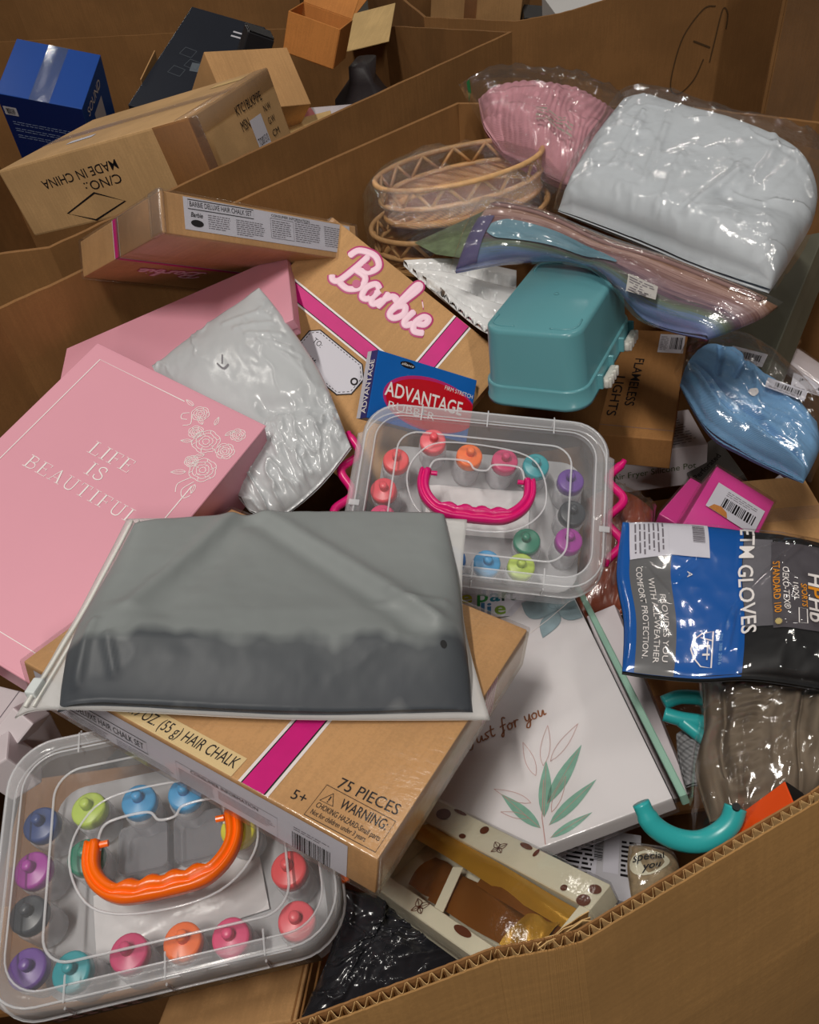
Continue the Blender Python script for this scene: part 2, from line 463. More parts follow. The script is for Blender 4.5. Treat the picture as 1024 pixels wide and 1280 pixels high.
def xf(geo, m):
    return [tuple(m @ Vector(p)) for p in geo[0]], geo[1]


def shift(geo, x=0, y=0, z=0):
    return [(p[0] + x, p[1] + y, p[2] + z) for p in geo[0]], geo[1]


def boxg(w, d, h, bev=0.0015, seg=2):
    bm = bmesh.new()
    bmesh.ops.create_cube(bm, size=1)
    for v in bm.verts:
        v.co = Vector((v.co.x * w, v.co.y * d, v.co.z * h))
    if bev:
        bmesh.ops.bevel(bm, geom=bm.edges[:], offset=bev, segments=seg, affect='EDGES', profile=0.6)
    v = [tuple(x.co) for x in bm.verts]
    bm.verts.index_update()
    f = [tuple(x.index for x in p.verts) for p in bm.faces]
    bm.free()
    return v, f


def rrect(w, d, r, n=6):
    pts = []
    r = min(r, w / 2 - 1e-4, d / 2 - 1e-4)
    for cx, cy, a0 in ((w / 2 - r, d / 2 - r, 0), (-w / 2 + r, d / 2 - r, 90), (-w / 2 + r, -d / 2 + r, 180), (w / 2 - r, -d / 2 + r, 270)):
        for k in range(n + 1):
            a = math.radians(a0 + 90 * k / n)
            pts.append((cx + r * math.cos(a), cy + r * math.sin(a)))
    return pts


def loft(secs, n=6, cap0=False, cap1=False):
    """secs: (w, d, r, z[, cx, cy]) rounded rectangles joined in order"""
    V, Fc, m = [], [], 4 * (n + 1)
    for s in secs:
        cx, cy = (s[4], s[5]) if len(s) > 4 else (0, 0)
        V += [(x + cx, y + cy, s[3]) for x, y in rrect(s[0], s[1], s[2], n)]
    for k in range(len(secs) - 1):
        for i in range(m):
            j = (i + 1) % m
            Fc.append((k * m + i, k * m + j, (k + 1) * m + j, (k + 1) * m + i))
    if cap0:
        Fc.append(tuple(range(m))[::-1])
    if cap1:
        Fc.append(tuple((len(secs) - 1) * m + i for i in range(m)))
    return V, Fc


def lathe(prof, n=20):
    V, Fc = [], []
    for r, z in prof:
        for k in range(n):
            a = 2 * math.pi * k / n
            V.append((r * math.cos(a), r * math.sin(a), z))
    for i in range(len(prof) - 1):
        for k in range(n):
            j = (k + 1) % n
            Fc.append((i * n + k, i * n + j, (i + 1) * n + j, (i + 1) * n + k))
    Fc.append(tuple(range(n))[::-1])
    Fc.append(tuple((len(prof) - 1) * n + k for k in range(n)))
    return V, Fc


def smooth_path(p, per=6, closed=False):
    p = [Vector(x) for x in p]
    n = len(p)
    out = []
    for i in range(n if closed else n - 1):
        if closed:
            a, b, c, d = p[i - 1], p[i], p[(i + 1) % n], p[(i + 2) % n]
        else:
            a, b, c, d = p[max(i - 1, 0)], p[i], p[i + 1], p[min(i + 2, n - 1)]
        for k in range(per):
            t = k / per
            out.append(0.5 * ((2 * b) + (c - a) * t + (2 * a - 5 * b + 4 * c - d) * t * t + (3 * b - a - 3 * c + d) * t ** 3))
    if not closed:
        out.append(p[-1])
    return out


def tube(path, r, n=8, closed=False, flat=1.0):
    """sweep a circle (or list of radii) along a path"""
    P = [Vector(x) for x in path]
    m = len(P)
    R = r if isinstance(r, (list, tuple)) else [r] * m
    V, Fc = [], []
    nrm = None
    for i in range(m):
        if closed:
            t = P[(i + 1) % m] - P[i - 1]
        else:
            t = P[min(i + 1, m - 1)] - P[max(i - 1, 0)]
        t.normalize()
        if nrm is None:
            nrm = t.orthogonal().normalized() if abs(t.z) > 0.9 else t.cross(Vector((0, 0, 1))).normalized()
        nrm = (nrm - t * nrm.dot(t)).normalized()
        b = t.cross(nrm)
        for k in range(n):
            a = 2 * math.pi * k / n
            V.append(tuple(P[i] + nrm * math.cos(a) * R[i] + b * math.sin(a) * R[i] * flat))
    for i in range(m if closed else m - 1):
        for k in range(n):
            j = (k + 1) % n
            i2 = (i + 1) % m
            Fc.append((i * n + k, i * n + j, i2 * n + j, i2 * n + k))
    if not closed:
        Fc.append(tuple(range(n))[::-1])
        Fc.append(tuple((m - 1) * n + k for k in range(n)))
    return V, Fc


def prism(outline, h, z0=0.0):
    n = len(outline)
    V = [(x, y, z0) for x, y in outline] + [(x, y, z0 + h) for x, y in outline]
    Fc = [tuple(range(n))[::-1], tuple(range(n, 2 * n))]
    Fc += [(i, (i + 1) % n, n + (i + 1) % n, n + i) for i in range(n)]
    return V, Fc


# ---- flat print: text, ribbons, polygons in face coordinates (u, v)
_fontcache = {}


def text_geo(s, shear=0.0, bold=0.0):
    key = (s, shear, bold)
    if key not in _fontcache:
        cu = bpy.data.curves.new('font', 'FONT')
        cu.body = s
        cu.size = 1
        cu.shear = shear
        cu.offset = bold
        cu.resolution_u = 3
        o = bpy.data.objects.new('font', cu)
        C.objects.link(o)
        dg = bpy.context.evaluated_depsgraph_get()
        me = bpy.data.meshes.new_from_object(o.evaluated_get(dg))
        v = np.array([tuple(q.co) for q in me.vertices])
        f = [tuple(q.vertices) for q in me.polygons]
        bpy.data.objects.remove(o)
        bpy.data.curves.remove(cu)
        bpy.data.meshes.remove(me)
        if len(v):
            v[:, 0] -= v[:, 0].min()
        _fontcache[key] = (v, f)
    return _fontcache[key]


CAP = 0.0


def text2d(s, u, v, ang, L, h, shear=0.0, bold=0.0):
    """text with its baseline starting at (u, v), L long, capitals h high"""
    global CAP
    if not CAP:
        CAP = float(text_geo('H')[0][:, 1].max())
    V, Fc = text_geo(s, shear, bold)
    x = V[:, 0] / V[:, 0].max() * L
    y = V[:, 1] / CAP * h
    c, si = math.cos(ang), math.sin(ang)
    return [(u + a * c - b * si, v + a * si + b * c) for a, b in zip(x, y)], Fc


def ribbon2d(pts, w, closed=False):
    P = [Vector((p[0], p[1])) for p in pts]
    n = len(P)
    W = w if isinstance(w, (list, tuple)) else [w] * n
    V, Fc = [], []
    for i in range(n):
        if closed:
            t = P[(i + 1) % n] - P[i - 1]
        else:
            t = P[min(i + 1, n - 1)] - P[max(i - 1, 0)]
        if t.length < 1e-9:
            t = Vector((1, 0))
        t.normalize()
        q = Vector((-t.y, t.x)) * W[i] / 2
        V += [tuple(P[i] + q), tuple(P[i] - q)]
    for i in range(n if closed else n - 1):
        j = (i + 1) % n
        Fc.append((2 * i, 2 * i + 1, 2 * j + 1, 2 * j))
    return V, Fc


def stroke2d(pts, w, per=5, closed=False):
    """rounded brush stroke"""
    s = [Vector((p.x, p.y)) for p in smooth_path([(p[0], p[1], 0) for p in pts], per, closed)]
    if closed:
        return ribbon2d(s, w, True)
    a = (s[0] - s[1]).normalized() * w / 2
    b = (s[-1] - s[-2]).normalized() * w / 2
    s = [s[0] + a, s[0] + a * 0.85, s[0] + a * 0.5] + s + [s[-1] + b * 0.5, s[-1] + b * 0.85, s[-1] + b]
    W = [w * 0.05, w * 0.5, w * 0.86] + [w] * (len(s) - 6) + [w * 0.86, w * 0.5, w * 0.05]
    return ribbon2d(s, W)


def poly2d(pts):
    return list(pts), [tuple(range(len(pts)))]


def rect2d(u, v, w, h, ang=0.0):
    c, s = math.cos(ang), math.sin(ang)
    return [(u + a * c - b * s, v + a * s + b * c) for a, b in ((0, 0), (w, 0), (w, h), (0, h))], [(0, 1, 2, 3)]


def frame2d(pts, w):
    return ribbon2d(list(pts), w, True)


def bars2d(u, v, w, h, ang=0.0, n=34, seed=1):
    rn = random.Random(seed)
    gs, x = [], 0.0
    c, s = math.cos(ang), math.sin(ang)
    while x < w:
        bw = w / n * rn.choice((0.5, 0.5, 0.9, 1.4))
        if x + bw > w:
            break
        g = rect2d(u + x * c, v + x * s, bw, h, ang)
        gs.append(g)
        x += bw + w / n * rn.choice((0.5, 0.7, 1.1))
    return join(*gs)


def print2d(u, v, w, h, rows, ang=0.0, seed=1, weight=0.32):
    """rows of small print too fine to read"""
    rn = random.Random(seed)
    gs = []
    c, s = math.cos(ang), math.sin(ang)
    rh = h / rows
    for r in range(rows):
        y = h - (r + 0.75) * rh
        x = 0.0
        end = w * (rn.uniform(0.55, 1) if r == rows - 1 else rn.uniform(0.9, 1))
        while x < end:
            ww = min(rn.uniform(1.2, 4.5) * rh * 0.6, end - x)
            gs.append(rect2d(u + x * c - y * s, v + x * s + y * c, ww, rh * weight, ang))
            x += ww + rh * 0.4
    return join(*gs)


FACE = {'+z': (0, 1, 2, 1, 1, 1), '-y': (0, 2, 1, 1, 1, -1), '+x': (1, 2, 0, 1, 1, 1), '-x': (1, 2, 0, -1, 1, -1), '+y': (0, 2, 1, -1, 1, 1), '-z': (0, 1, 2, 1, -1, -1)}


def on_face(geo2, dims, face, lift=0.0005):
    iu, iv, iw, su, sv, sw = FACE[face]
    out = []
    for p in geo2[0]:
        q = [0, 0, 0]
        q[iu] = p[0] * su
        q[iv] = p[1] * sv
        q[iw] = sw * (dims[iw] / 2 + lift)
        out.append(tuple(q))
    return out, geo2[1]


def printed(parent, name, dims, face, geo2, mat, lift=0.0005):
    return mesh(name, *on_face(geo2, dims, face, lift), mat, parent)


def carton(key, name, label, cat, mat, bev=0.002, wrap=None, group=None):
    dims, loc, rot = BOX[key]
    t = thing(name, label, cat, loc, rot, group)
    mesh('body', *boxg(*dims, bev), mat, t)
    if wrap:
        mesh('shrink_wrap', *boxg(dims[0] + 0.005, dims[1] + 0.005, dims[2] + 0.005, bev + 0.001), wrap, t, True)
    return t, dims


def ring(cx, cy, rx, ry, n=24, a0=0.0):
    return [(cx + rx * math.cos(2 * math.pi * k / n + a0), cy + ry * math.sin(2 * math.pi * k / n + a0)) for k in range(n)]


# ---- soft goods: a surface patch between four edge lines, puffed along its normal
def vnoise(x, y, seed):
    rn = np.random.default_rng(seed)
    tab = rn.random((64, 64))
    xi, yi = np.floor(x).astype(int), np.floor(y).astype(int)
    fx, fy = x - xi, y - yi
    fx, fy = fx * fx * (3 - 2 * fx), fy * fy * (3 - 2 * fy)
    g = lambda a, b: tab[a % 64, b % 64]
    return (g(xi, yi) * (1 - fx) + g(xi + 1, yi) * fx) * (1 - fy) + (g(xi, yi + 1) * (1 - fx) + g(xi + 1, yi + 1) * fx) * fy - 0.5


def fbm(u, v, fu, fv, seed, oct=4):
    s, a = 0, 1.0
    for k in range(oct):
        s = s + a * vnoise(u * fu * 2 ** k + 7.3 * k, v * fv * 2 ** k + 3.1 * k, seed + k)
        a *= 0.5
    return s


def crease(u, v, seed, fu, fv, sharp=2.0):
    """ridged noise: sharp crumple lines"""
    n = np.abs(fbm(u, v, fu, fv, seed, 3))
    return np.exp(-sharp * 6 * n)


def seg_ridge(U, V, a, b, w, asp=1.0):
    ax, ay = a
    bx, by = b
    dx, dy = (bx - ax), (by - ay) / asp
    px, py = U - ax, (V - ay) / asp
    t = np.clip((px * dx + py * dy) / (dx * dx + dy * dy + 1e-9), 0, 1)
    d = np.hypot(px - t * dx, py - t * dy)
    return np.exp(-(d / w) ** 2)


def resample(pl, n):
    P = np.array([tuple(x) for x in smooth_path(pl, 8)])
    s = np.concatenate([[0], np.cumsum(np.linalg.norm(np.diff(P, axis=0), axis=1))])
    t = np.linspace(0, s[-1], n)
    return np.stack([np.interp(t, s, P[:, k]) for k in range(3)], 1)


class Patch:
    def __init__(s, key, nu, nv, hfun, ref=(0, -0.5, 0.85)):
        b0, b1, l, r = SOFT[key]
        B0, B1, L, R = resample(b0, nu), resample(b1, nu), resample(l, nv), resample(r, nv)
        u = np.linspace(0, 1, nu)[None, :, None]
        v = np.linspace(0, 1, nv)[:, None, None]
        S = (1 - v) * B0[None] + v * B1[None] + (1 - u) * L[:, None] + u * R[:, None]
        S -= (1 - u) * (1 - v) * B0[0] + u * (1 - v) * B0[-1] + (1 - u) * v * B1[0] + u * v * B1[-1]
        du, dv = np.gradient(S, axis=1), np.gradient(S, axis=0)
        N = np.cross(du, dv)
        N /= np.linalg.norm(N, axis=2, keepdims=True) + 1e-9
        if (N.mean((0, 1)) @ np.array(ref)) < 0:
            N = -N
        s.base, s.N, s.nu, s.nv = S, N, nu, nv
        s.U, s.V = np.broadcast_to(u[..., 0], (nv, nu)), np.broadcast_to(v[..., 0], (nv, nu))
        s.h = hfun(s.U, s.V)
        s.top = S + N * s.h[..., None]
        s.flip = np.cross(du, dv).mean((0, 1)) @ np.array(ref) < 0

    def faces(s, off=0, rev=False):
        Fc = []
        for j in range(s.nv - 1):
            for i in range(s.nu - 1):
                a = off + j * s.nu + i
                q = (a, a + 1, a + s.nu + 1, a + s.nu)
                Fc.append(q[::-1] if (s.flip != rev) else q)
        return Fc

    def sheet(s, name, mat, parent=None):
        uv = [(x, 1 - y) for x, y in zip(s.U.ravel(), s.V.ravel())]
        return mesh(name, s.top.reshape(-1, 3), s.faces(), mat, parent, True, uv)

    def solid(s, name, mat, parent=None, under=0.01):
        prof = (1 - (2 * s.U - 1) ** 4) * (1 - (2 * s.V - 1) ** 4)
        bot = s.base - s.N * (under * np.sqrt(np.clip(prof, 0, 1)) + 0.0004)[..., None]
        V = np.concatenate([s.top.reshape(-1, 3), bot.reshape(-1, 3)])
        k = s.nu * s.nv
        Fc = s.faces() + s.faces(k, True)
        e = [j * s.nu for j in range(s.nv)], [j * s.nu + s.nu - 1 for j in range(s.nv)], list(range(s.nu)), [k - s.nu + i for i in range(s.nu)]
        for ed in e:
            for a, b in zip(ed[:-1], ed[1:]):
                Fc.append((a, b, b + k, a + k))
        uv = [(x, 1 - y) for x, y in zip(s.U.ravel(), s.V.ravel())] * 2
        return mesh(name, V, Fc, mat, parent, True, uv)

    def at(s, u, v, lift):
        x = np.clip(u, 0, 1) * (s.nu - 1)
        y = np.clip(v, 0, 1) * (s.nv - 1)
        i, j = np.minimum(x.astype(int), s.nu - 2), np.minimum(y.astype(int), s.nv - 2)
        fx, fy = (x - i)[:, None], (y - j)[:, None]
        g = lambda A: (A[j, i] * (1 - fx) + A[j, i + 1] * fx) * (1 - fy) + (A[j + 1, i] * (1 - fx) + A[j + 1, i + 1] * fx) * fy
        return g(s.top) + g(s.N) * lift

    def decal(s, name, geo2, mat, parent, lift=0.0008):
        """flat print laid on the puffed surface, geo2 in (u, v)"""
        a = np.array(geo2[0])
        return mesh(name, s.at(a[:, 0], a[:, 1], lift), geo2[1], mat, parent, True)

    def area(s, name, u0, u1, v0, v1, mat, parent, lift=0.0006, n=24, m=24):
        g = [(u0 + (u1 - u0) * i / n, v0 + (v1 - v0) * j / m) for j in range(m + 1) for i in range(n + 1)]
        f = [(j * (n + 1) + i, j * (n + 1) + i + 1, (j + 1) * (n + 1) + i + 1, (j + 1) * (n + 1) + i) for j in range(m) for i in range(n)]
        return s.decal(name, (g, f), mat, parent, lift)


def puff(U, V, p=4, q=0.6):
    return np.clip((1 - np.abs(2 * U - 1) ** p) * (1 - np.abs(2 * V - 1) ** p), 0, 1) ** q


# ------------------------------------------------------------------ floor
fl = mesh('floor', [(-9, -5, 0), (9, -5, 0), (9, 14, 0), (-9, 14, 0)], [(0, 1, 2, 3)], plain('concrete_floor', rgb(92, 86, 78), 0.6, 0.4, 0.25, 3))
fl['kind'] = 'structure'


# ------------------------------------------------------------------ pallet-size cardboard bins
def panel(parent, a, b, za, zb, th, mat, name='side_panel', z0=0.06, steps=10, bow=0.0, wob=0.0, seed=0):
    """one upright side of a bin between two corner points, its outer face on the line"""
    a, b = Vector((a[0], a[1], 0)), Vector((b[0], b[1], 0))
    d = (b - a)
    n = Vector((-d.y, d.x, 0)).normalized()
    rn = random.Random(seed)
    V, Fc = [], []
    L = d.length
    for i in range(steps + 1):
        t = i / steps
        off = n * (bow * math.sin(math.pi * t))
        z = za + (zb - za) * t + (rn.uniform(-wob, wob) if 0 < i < steps else 0)
        p = a + d * t + off
        V += [(p.x, p.y, z0), (p.x, p.y, z), (p.x + n.x * th, p.y + n.y * th, z), (p.x + n.x * th, p.y + n.y * th, z0)]
    for i in range(steps):
        for k in range(4):
            j = (k + 1) % 4
            Fc.append((i * 4 + k, i * 4 + j, (i + 1) * 4 + j, (i + 1) * 4 + k))
    Fc += [(0, 1, 2, 3), tuple(steps * 4 + k for k in (3, 2, 1, 0))]
    return mesh(name, V, Fc, mat, parent)


def pallet(parent, x0, x1, y0, y1):
    for y in np.linspace(y0, y1, 6):
        g = boxg(x1 - x0, 0.09, 0.018, 0.002, 1)
        mesh('pallet_board', *shift(g, (x0 + x1) / 2, y, 0.051), PALLET, parent)
    for x in (x0 + 0.06, (x0 + x1) / 2, x1 - 0.06):
        g = boxg(0.09, y1 - y0, 0.042, 0.002, 1)
        mesh('pallet_runner', *shift(g, x, (y0 + y1) / 2, 0.021), PALLET, parent)


PALLET = plain('pallet_wood', rgb(150, 120, 80), 0.8, 0.2, 0.25, 9)

# the bin in front: eight sided, its near rim torn open so that the flutes show
bin1 = thing('cardboard_bin', 'big open kraft cardboard bin full of mixed boxed and bagged goods, nearest the viewer', 'bin')
TH = 0.007
NEAR = [(-0.42, 0.07), (-0.095, 0.133), (0.014, 0.155), (0.048, 0.157), (0.067, 0.159), (0.239, 0.222), (0.50, 0.335)]   # ordered so the outside is on the viewer's side
ZN = [0.965, 0.96, 0.96, 0.957, 0.958, 0.96, 0.985]
BULGE = 0.16   # how far the loaded sides belly out towards the foot
FARP = [(0.50, 0.335), (0.80, 0.62), (0.84, 0.95), (0.70, 1.242), (0.549, 1.346), (0.184, 1.525), (-0.392, 1.135), (-0.525, 1.042), (-0.80, 0.72), (-0.72, 0.32), (-0.42, 0.07)]
ZF = [0.985, 0.97, 0.965, 0.968, 0.974, 0.97, 0.958, 0.955, 0.97, 0.975, 0.975]
for i in range(len(FARP) - 1):
    a, b = FARP[i], FARP[i + 1]
    panel(bin1, a, b, ZF[i], ZF[i + 1], TH, KRAFT_WALL, wob=0.0008, seed=i)
LINER_EDGE = plain('torn_liner_edge', rgb(206, 170, 118), 0.8, 0.1, 0.12, 60)


def fluted_panel(parent, a, b, za, zb, seed, na, nb):
    """near side: two liners with the wave of the flutes open along the top edge"""
    a, b = Vector((a[0], a[1], 0)), Vector((b[0], b[1], 0))
    d = b - a
    L = d.length
    d.normalize()
    n = Vector((-d.y, d.x, 0))           # towards the inside
    rn = random.Random(seed)
    steps = 48
    zz = [za + (zb - za) * i / steps + rn.uniform(-0.0006, 0.0006) for i in range(steps + 1)]

    def sheet(name, off, th, mat, dz):
        V, Fc = [], []
        lev = (0.06, 0.35, 0.62, 0.80, None)
        m = len(lev)
        for i in range(steps + 1):
            t = i / steps
            for side in (0, 1):
                for z_ in (lev if side == 0 else lev[::-1]):
                    z = zz[i] + dz if z_ is None else z_
                    k = ((zz[i] + dz - z) / 0.9) ** 0.8
                    q = (na.lerp(nb, t)).normalized()
                    q /= max(0.5, q.dot(n))
                    p = a + d * (L * t) + q * (off + th * side - BULGE * k)
                    V.append((p.x, p.y, z))
        m2 = 2 * m
        for i in range(steps):
            for k in range(m2):
                j = (k + 1) % m2
                Fc.append((i * m2 + k, i * m2 + j, (i + 1) * m2 + j, (i + 1) * m2 + k))
        Fc += [tuple(range(m2)), tuple(steps * m2 + k for k in range(m2))[::-1]]
        return mesh(name, V, Fc, mat, parent)
    sheet('outer_liner', 0.0, 0.0011, [KRAFT_WALL_OUT], 0.0)
    sheet('inner_liner', 0.0066, 0.0011, [KRAFT_WALL], 0.0005)
    m = int(L / 0.0078 * 10)
    V, Fc = [], []
    for i in range(m + 1):
        t = i / m
        s = L * t
        w = 0.0038 + 0.0026 * math.sin(2 * math.pi * s / 0.0078)
        p = a + d * s + n * w
        z = za + (zb - za) * t - 0.0006
        q = p + n * 0.0004
        V += [(p.x - n.x * 0.004, p.y - n.y * 0.004, z - 0.03), (p.x, p.y, z), (q.x, q.y, z), (q.x - n.x * 0.004, q.y - n.y * 0.004, z - 0.03)]
    for i in range(m):
        for k in range(3):
            Fc.append((i * 4 + k, i * 4 + k + 1, i * 4 + k + 5, i * 4 + k + 4))
    mesh('flutes', V, Fc, LINER_EDGE, parent, label='wavy fluting of the torn corrugated edge')


def corner_n(i):
    """mean inward normal where two near sides meet"""
    out = Vector((0, 0, 0))
    for k in (i - 1, i):
        if 0 <= k < len(NEAR) - 1:
            e = Vector((NEAR[k + 1][0] - NEAR[k][0], NEAR[k + 1][1] - NEAR[k][1], 0)).normalized()
            out += Vector((-e.y, e.x, 0))
    return out.normalized()


for i in range(len(NEAR) - 1):
    fluted_panel(bin1, NEAR[i], NEAR[i + 1], ZN[i], ZN[i + 1], i, corner_n(i), corner_n(i + 1))
# crushed corner: layers of liner peeling where the near side is folded
rn = random.Random(5)
for k in range(3):
    pth = [(0.040 + 0.006 * i, 0.1585 + 0.0022 * i + k * 0.0026 + rn.uniform(-0.0012, 0.0012)) for i in range(7)]
    V, Fc = [], []
    for i, (x, y) in enumerate(pth):
        z = 0.957 + 0.0025 * math.sin(i * 1.7 + k) - 0.002 * k
        V += [(x, y, z - 0.012), (x, y, z), (x + 0.0002, y + 0.0007, z), (x + 0.0002, y + 0.0007, z - 0.012)]
    for i in range(6):
        for q in range(3):
            Fc.append((i * 4 + q, i * 4 + q + 1, i * 4 + q + 5, i * 4 + q + 4))
    mesh('peeled_liner', V, Fc, LINER_EDGE, bin1)
pallet(bin1, -0.33, 0.5, 0.3, 0.95)
# label on the inside of the right side
g = rect2d(0, 0, 1, 1)

# the second bin, behind the left side of the first
bin2 = thing('cardboard_bin', 'open kraft bin behind the nearest one, holding the blue box and big carton', 'bin')
B2 = [(-1.05, 1.32), (-0.66, 1.222), (-0.485, 1.218), (-0.314, 1.368), (-0.078, 1.573), (0.361, 1.948), (0.125, 2.62), (-0.40, 2.82), (-0.86, 2.96), (-1.25, 3.02), (-1.45, 2.1), (-1.05, 1.32)]
Z2 = [0.95, 0.95, 0.95, 0.95, 0.95, 0.95, 0.822, 0.822, 0.822, 0.84, 0.9, 0.95]
for i in range(len(B2) - 1):
    panel(bin2, B2[i], B2[i + 1], Z2[i], Z2[i + 1], TH, KRAFT_WALL, wob=0.0006, seed=20 + i)
pallet(bin2, -1.0, -0.12, 1.75, 2.4)

# the third bin, behind the back side, a looped scrawl in marker on its side
bin3 = thing('cardboard_bin', 'brown cardboard bin behind the back rim with a looped marker scrawl on its side', 'bin')
B3 = [(0.215, 2.40), (0.44, 2.34), (0.555, 2.33), (0.717, 2.33), (1.16, 2.35), (1.7, 3.0), (1.6, 4.5), (0.25, 4.5), (0.1, 3.2), (0.215, 2.40)]
Z3 = [0.885, 0.862, 0.868, 0.89, 0.97, 0.95, 0.85, 0.85, 0.85, 0.885]
for i in range(len(B3) - 1):
    panel(bin3, B3[i], B3[i + 1], Z3[i], Z3[i + 1], TH, KRAFT_WALL, wob=0.0008, seed=40 + i)
pallet(bin3, 0.4, 1.1, 2.6, 3.3)


def on_bin3(pts, w):
    g2 = stroke2d(pts, w, 5)
    return [(x, 2.33 + (x - 0.717) / 0.443 * 0.02 - 0.0015, z) for x, z in g2[0]], g2[1]


SCRAWL = plain('faded_marker', rgb(84, 62, 40), 0.7, 0.2, 0.1, 20)
mesh('marker_scrawl', *on_bin3([(0.963, 0.833), (0.932, 0.83), (0.888, 0.774), (0.870, 0.699), (0.870, 0.644), (0.897, 0.630), (0.932, 0.660), (0.951, 0.708)], 0.0035), SCRAWL, bin3)
mesh('marker_scrawl', *on_bin3([(0.970, 0.700), (0.976, 0.753), (0.985, 0.823), (1.000, 0.811), (1.002, 0.777)], 0.0035), SCRAWL, bin3)
mesh('marker_scrawl', *on_bin3([(0.918, 0.757), (0.964, 0.736)], 0.0045), SCRAWL, bin3)

BINWRAP = film('bin_wrap', 0.0, 1.0, 0.2, 14, 0.8)
# fourth bin at the far right, bound with tape
bin4 = thing('cardboard_bin', 'dark taped cardboard bin at the far right top corner', 'bin')
B4 = [(0.975, 2.0), (1.45, 1.96), (1.75, 2.4), (1.5, 2.7), (1.22, 2.30), (0.975, 2.0)]
for i in range(len(B4) - 1):
    panel(bin4, B4[i], B4[i + 1], 1.03, 1.03, TH, KRAFT_WALL, wob=0.0006, seed=60 + i)
panel(bin4, (0.985, 1.997), (1.10, 1.987), 1.028, 1.028, -0.002, BINWRAP, 'tape_wrap', 0.3)
panel(bin4, (1.12, 1.985), (1.40, 1.961), 1.028, 1.028, -0.002, BINWRAP, 'tape_wrap', 0.3)
# fifth bin beyond the second
bin5 = thing('cardboard_bin', 'kraft bin side standing beyond the blue box at the top left', 'bin')
B5 = [(-1.7, 3.35), (-1.02, 3.12), (-0.12, 3.03), (-0.1, 3.6), (-1.5, 4.0), (-1.7, 3.35)]
for i in range(len(B5) - 1):
    panel(bin5, B5[i], B5[i + 1], 1.08, 1.08, TH, KRAFT_WALL, wob=0.0006, seed=70 + i)

# paper label stuck on the inside of the right-hand end
pa, pb = Vector((0.84, 0.95, 0)), Vector((0.70, 1.242, 0))
pd = (pb - pa).normalized()
pn = Vector((-pd.y, pd.x, 0))
V = []
for s_, z in LABEL_SPOT:
    q = pa.lerp(pb, s_) + pn * (TH + 0.0015)
    V.append((q.x, q.y, z))
mesh('paper_label', V, [(0, 1, 2, 3)], WHITE, bin1)

# ================================================================== cartons in the front bin
INKB = INK

# --- kraft hair-chalk box under the grey bag -----------------------------------
t, D = carton('C', 'cardboard_box', 'kraft hair chalk box with magenta stripe and white side label, under the grey zip bag', 'box', KRAFT, 0.0015, WRAP)
X, Y, Z = D


def stripe(parent, D, face, x0, x1, y0, y1, horiz):
    """magenta ribbon print with white and black edge lines"""
    if horiz:
        e = (y1 - y0)
        printed(parent, 'printed_ribbon', D, face, rect2d(x0, y0 - e * 0.2, x1 - x0, e * 1.4), INK_WHITE, 0.0004)
        printed(parent, 'printed_ribbon', D, face, rect2d(x0, y0 - e * 0.06, x1 - x0, e * 1.12), INK, 0.0006)
        printed(parent, 'printed_ribbon', D, face, rect2d(x0, y0, x1 - x0, e), MAGENTA, 0.0008)
    else:
        e = (x1 - x0)
        printed(parent, 'printed_ribbon', D, face, rect2d(x0 - e * 0.2, y0, e * 1.4, y1 - y0), INK_WHITE, 0.0004)
        printed(parent, 'printed_ribbon', D, face, rect2d(x0 - e * 0.06, y0, e * 1.12, y1 - y0), INK, 0.0006)
        printed(parent, 'printed_ribbon', D, face, rect2d(x0, y0, e, y1 - y0), MAGENTA, 0.0008)


stripe(t, D, '+z', 0.0575, 0.0775, -Y / 2, Y / 2, False)
printed(t, 'sticker', D, '+z', rect2d(-0.075, -0.1385, 0.122, 0.0195), BEIGE, 0.0005)
printed(t, 'printed_text', D, '+z', text2d('1.9 OZ. (55 g) HAIR CHALK', -0.062, -0.1335, 0.012, 0.106, 0.0105), INK, 0.0008)
printed(t, 'printed_text', D, '+z', text2d('75 PIECES', 0.1195, -0.1045, 0.05, 0.051, 0.0098), INK)
printed(t, 'printed_text', D, '+z', text2d('WARNING:', 0.1305, -0.1185, 0.04, 0.039, 0.0085, 0, 0.006), INK)
printed(t, 'printed_text', D, '+z', text2d('CHOKING HAZARD-Small parts', 0.1155, -0.1268, 0.0, 0.0545, 0.0046), INK)
printed(t, 'printed_text', D, '+z', text2d('Not for children under 3 years', 0.1155, -0.1335, 0.02, 0.046, 0.0042), INK)
printed(t, 'printed_text', D, '+z', text2d('5+', 0.0955, -0.1305, 0.1, 0.0115, 0.0085), INK)
printed(t, 'printed_frame', D, '+z', frame2d([(0.1125, -0.1365), (0.1725, -0.1355), (0.1725, -0.1065), (0.1125, -0.1065)], 0.0006), INK)
printed(t, 'warning_sign', D, '+z', join(frame2d([(0.1155, -0.1205), (0.1265, -0.120), (0.121, -0.1105)], 0.0008), rect2d(0.1206, -0.1175, 0.0009, 0.004), rect2d(0.1206, -0.1192, 0.0009, 0.001)), INK)
lab = [(-0.165, -Z / 2 + 0.0015), (0.152, -Z / 2 + 0.0015), (0.152, Z / 2 - 0.004), (-0.165, Z / 2 - 0.004)]
printed(t, 'side_label', D, '-y', poly2d(lab), LABEL, 0.0006)
printed(t, 'printed_text', D, '-y', text2d('BARBIE DELUXE HAIR CHALK SET', -0.142, -0.0045, 0, 0.0985, 0.0072), INK, 0.001)
printed(t, 'printed_frame', D, '-y', frame2d([(-0.146, -0.008), (-0.0395, -0.008), (-0.0395, 0.0065), (-0.146, 0.0065)], 0.0009), INK, 0.001)
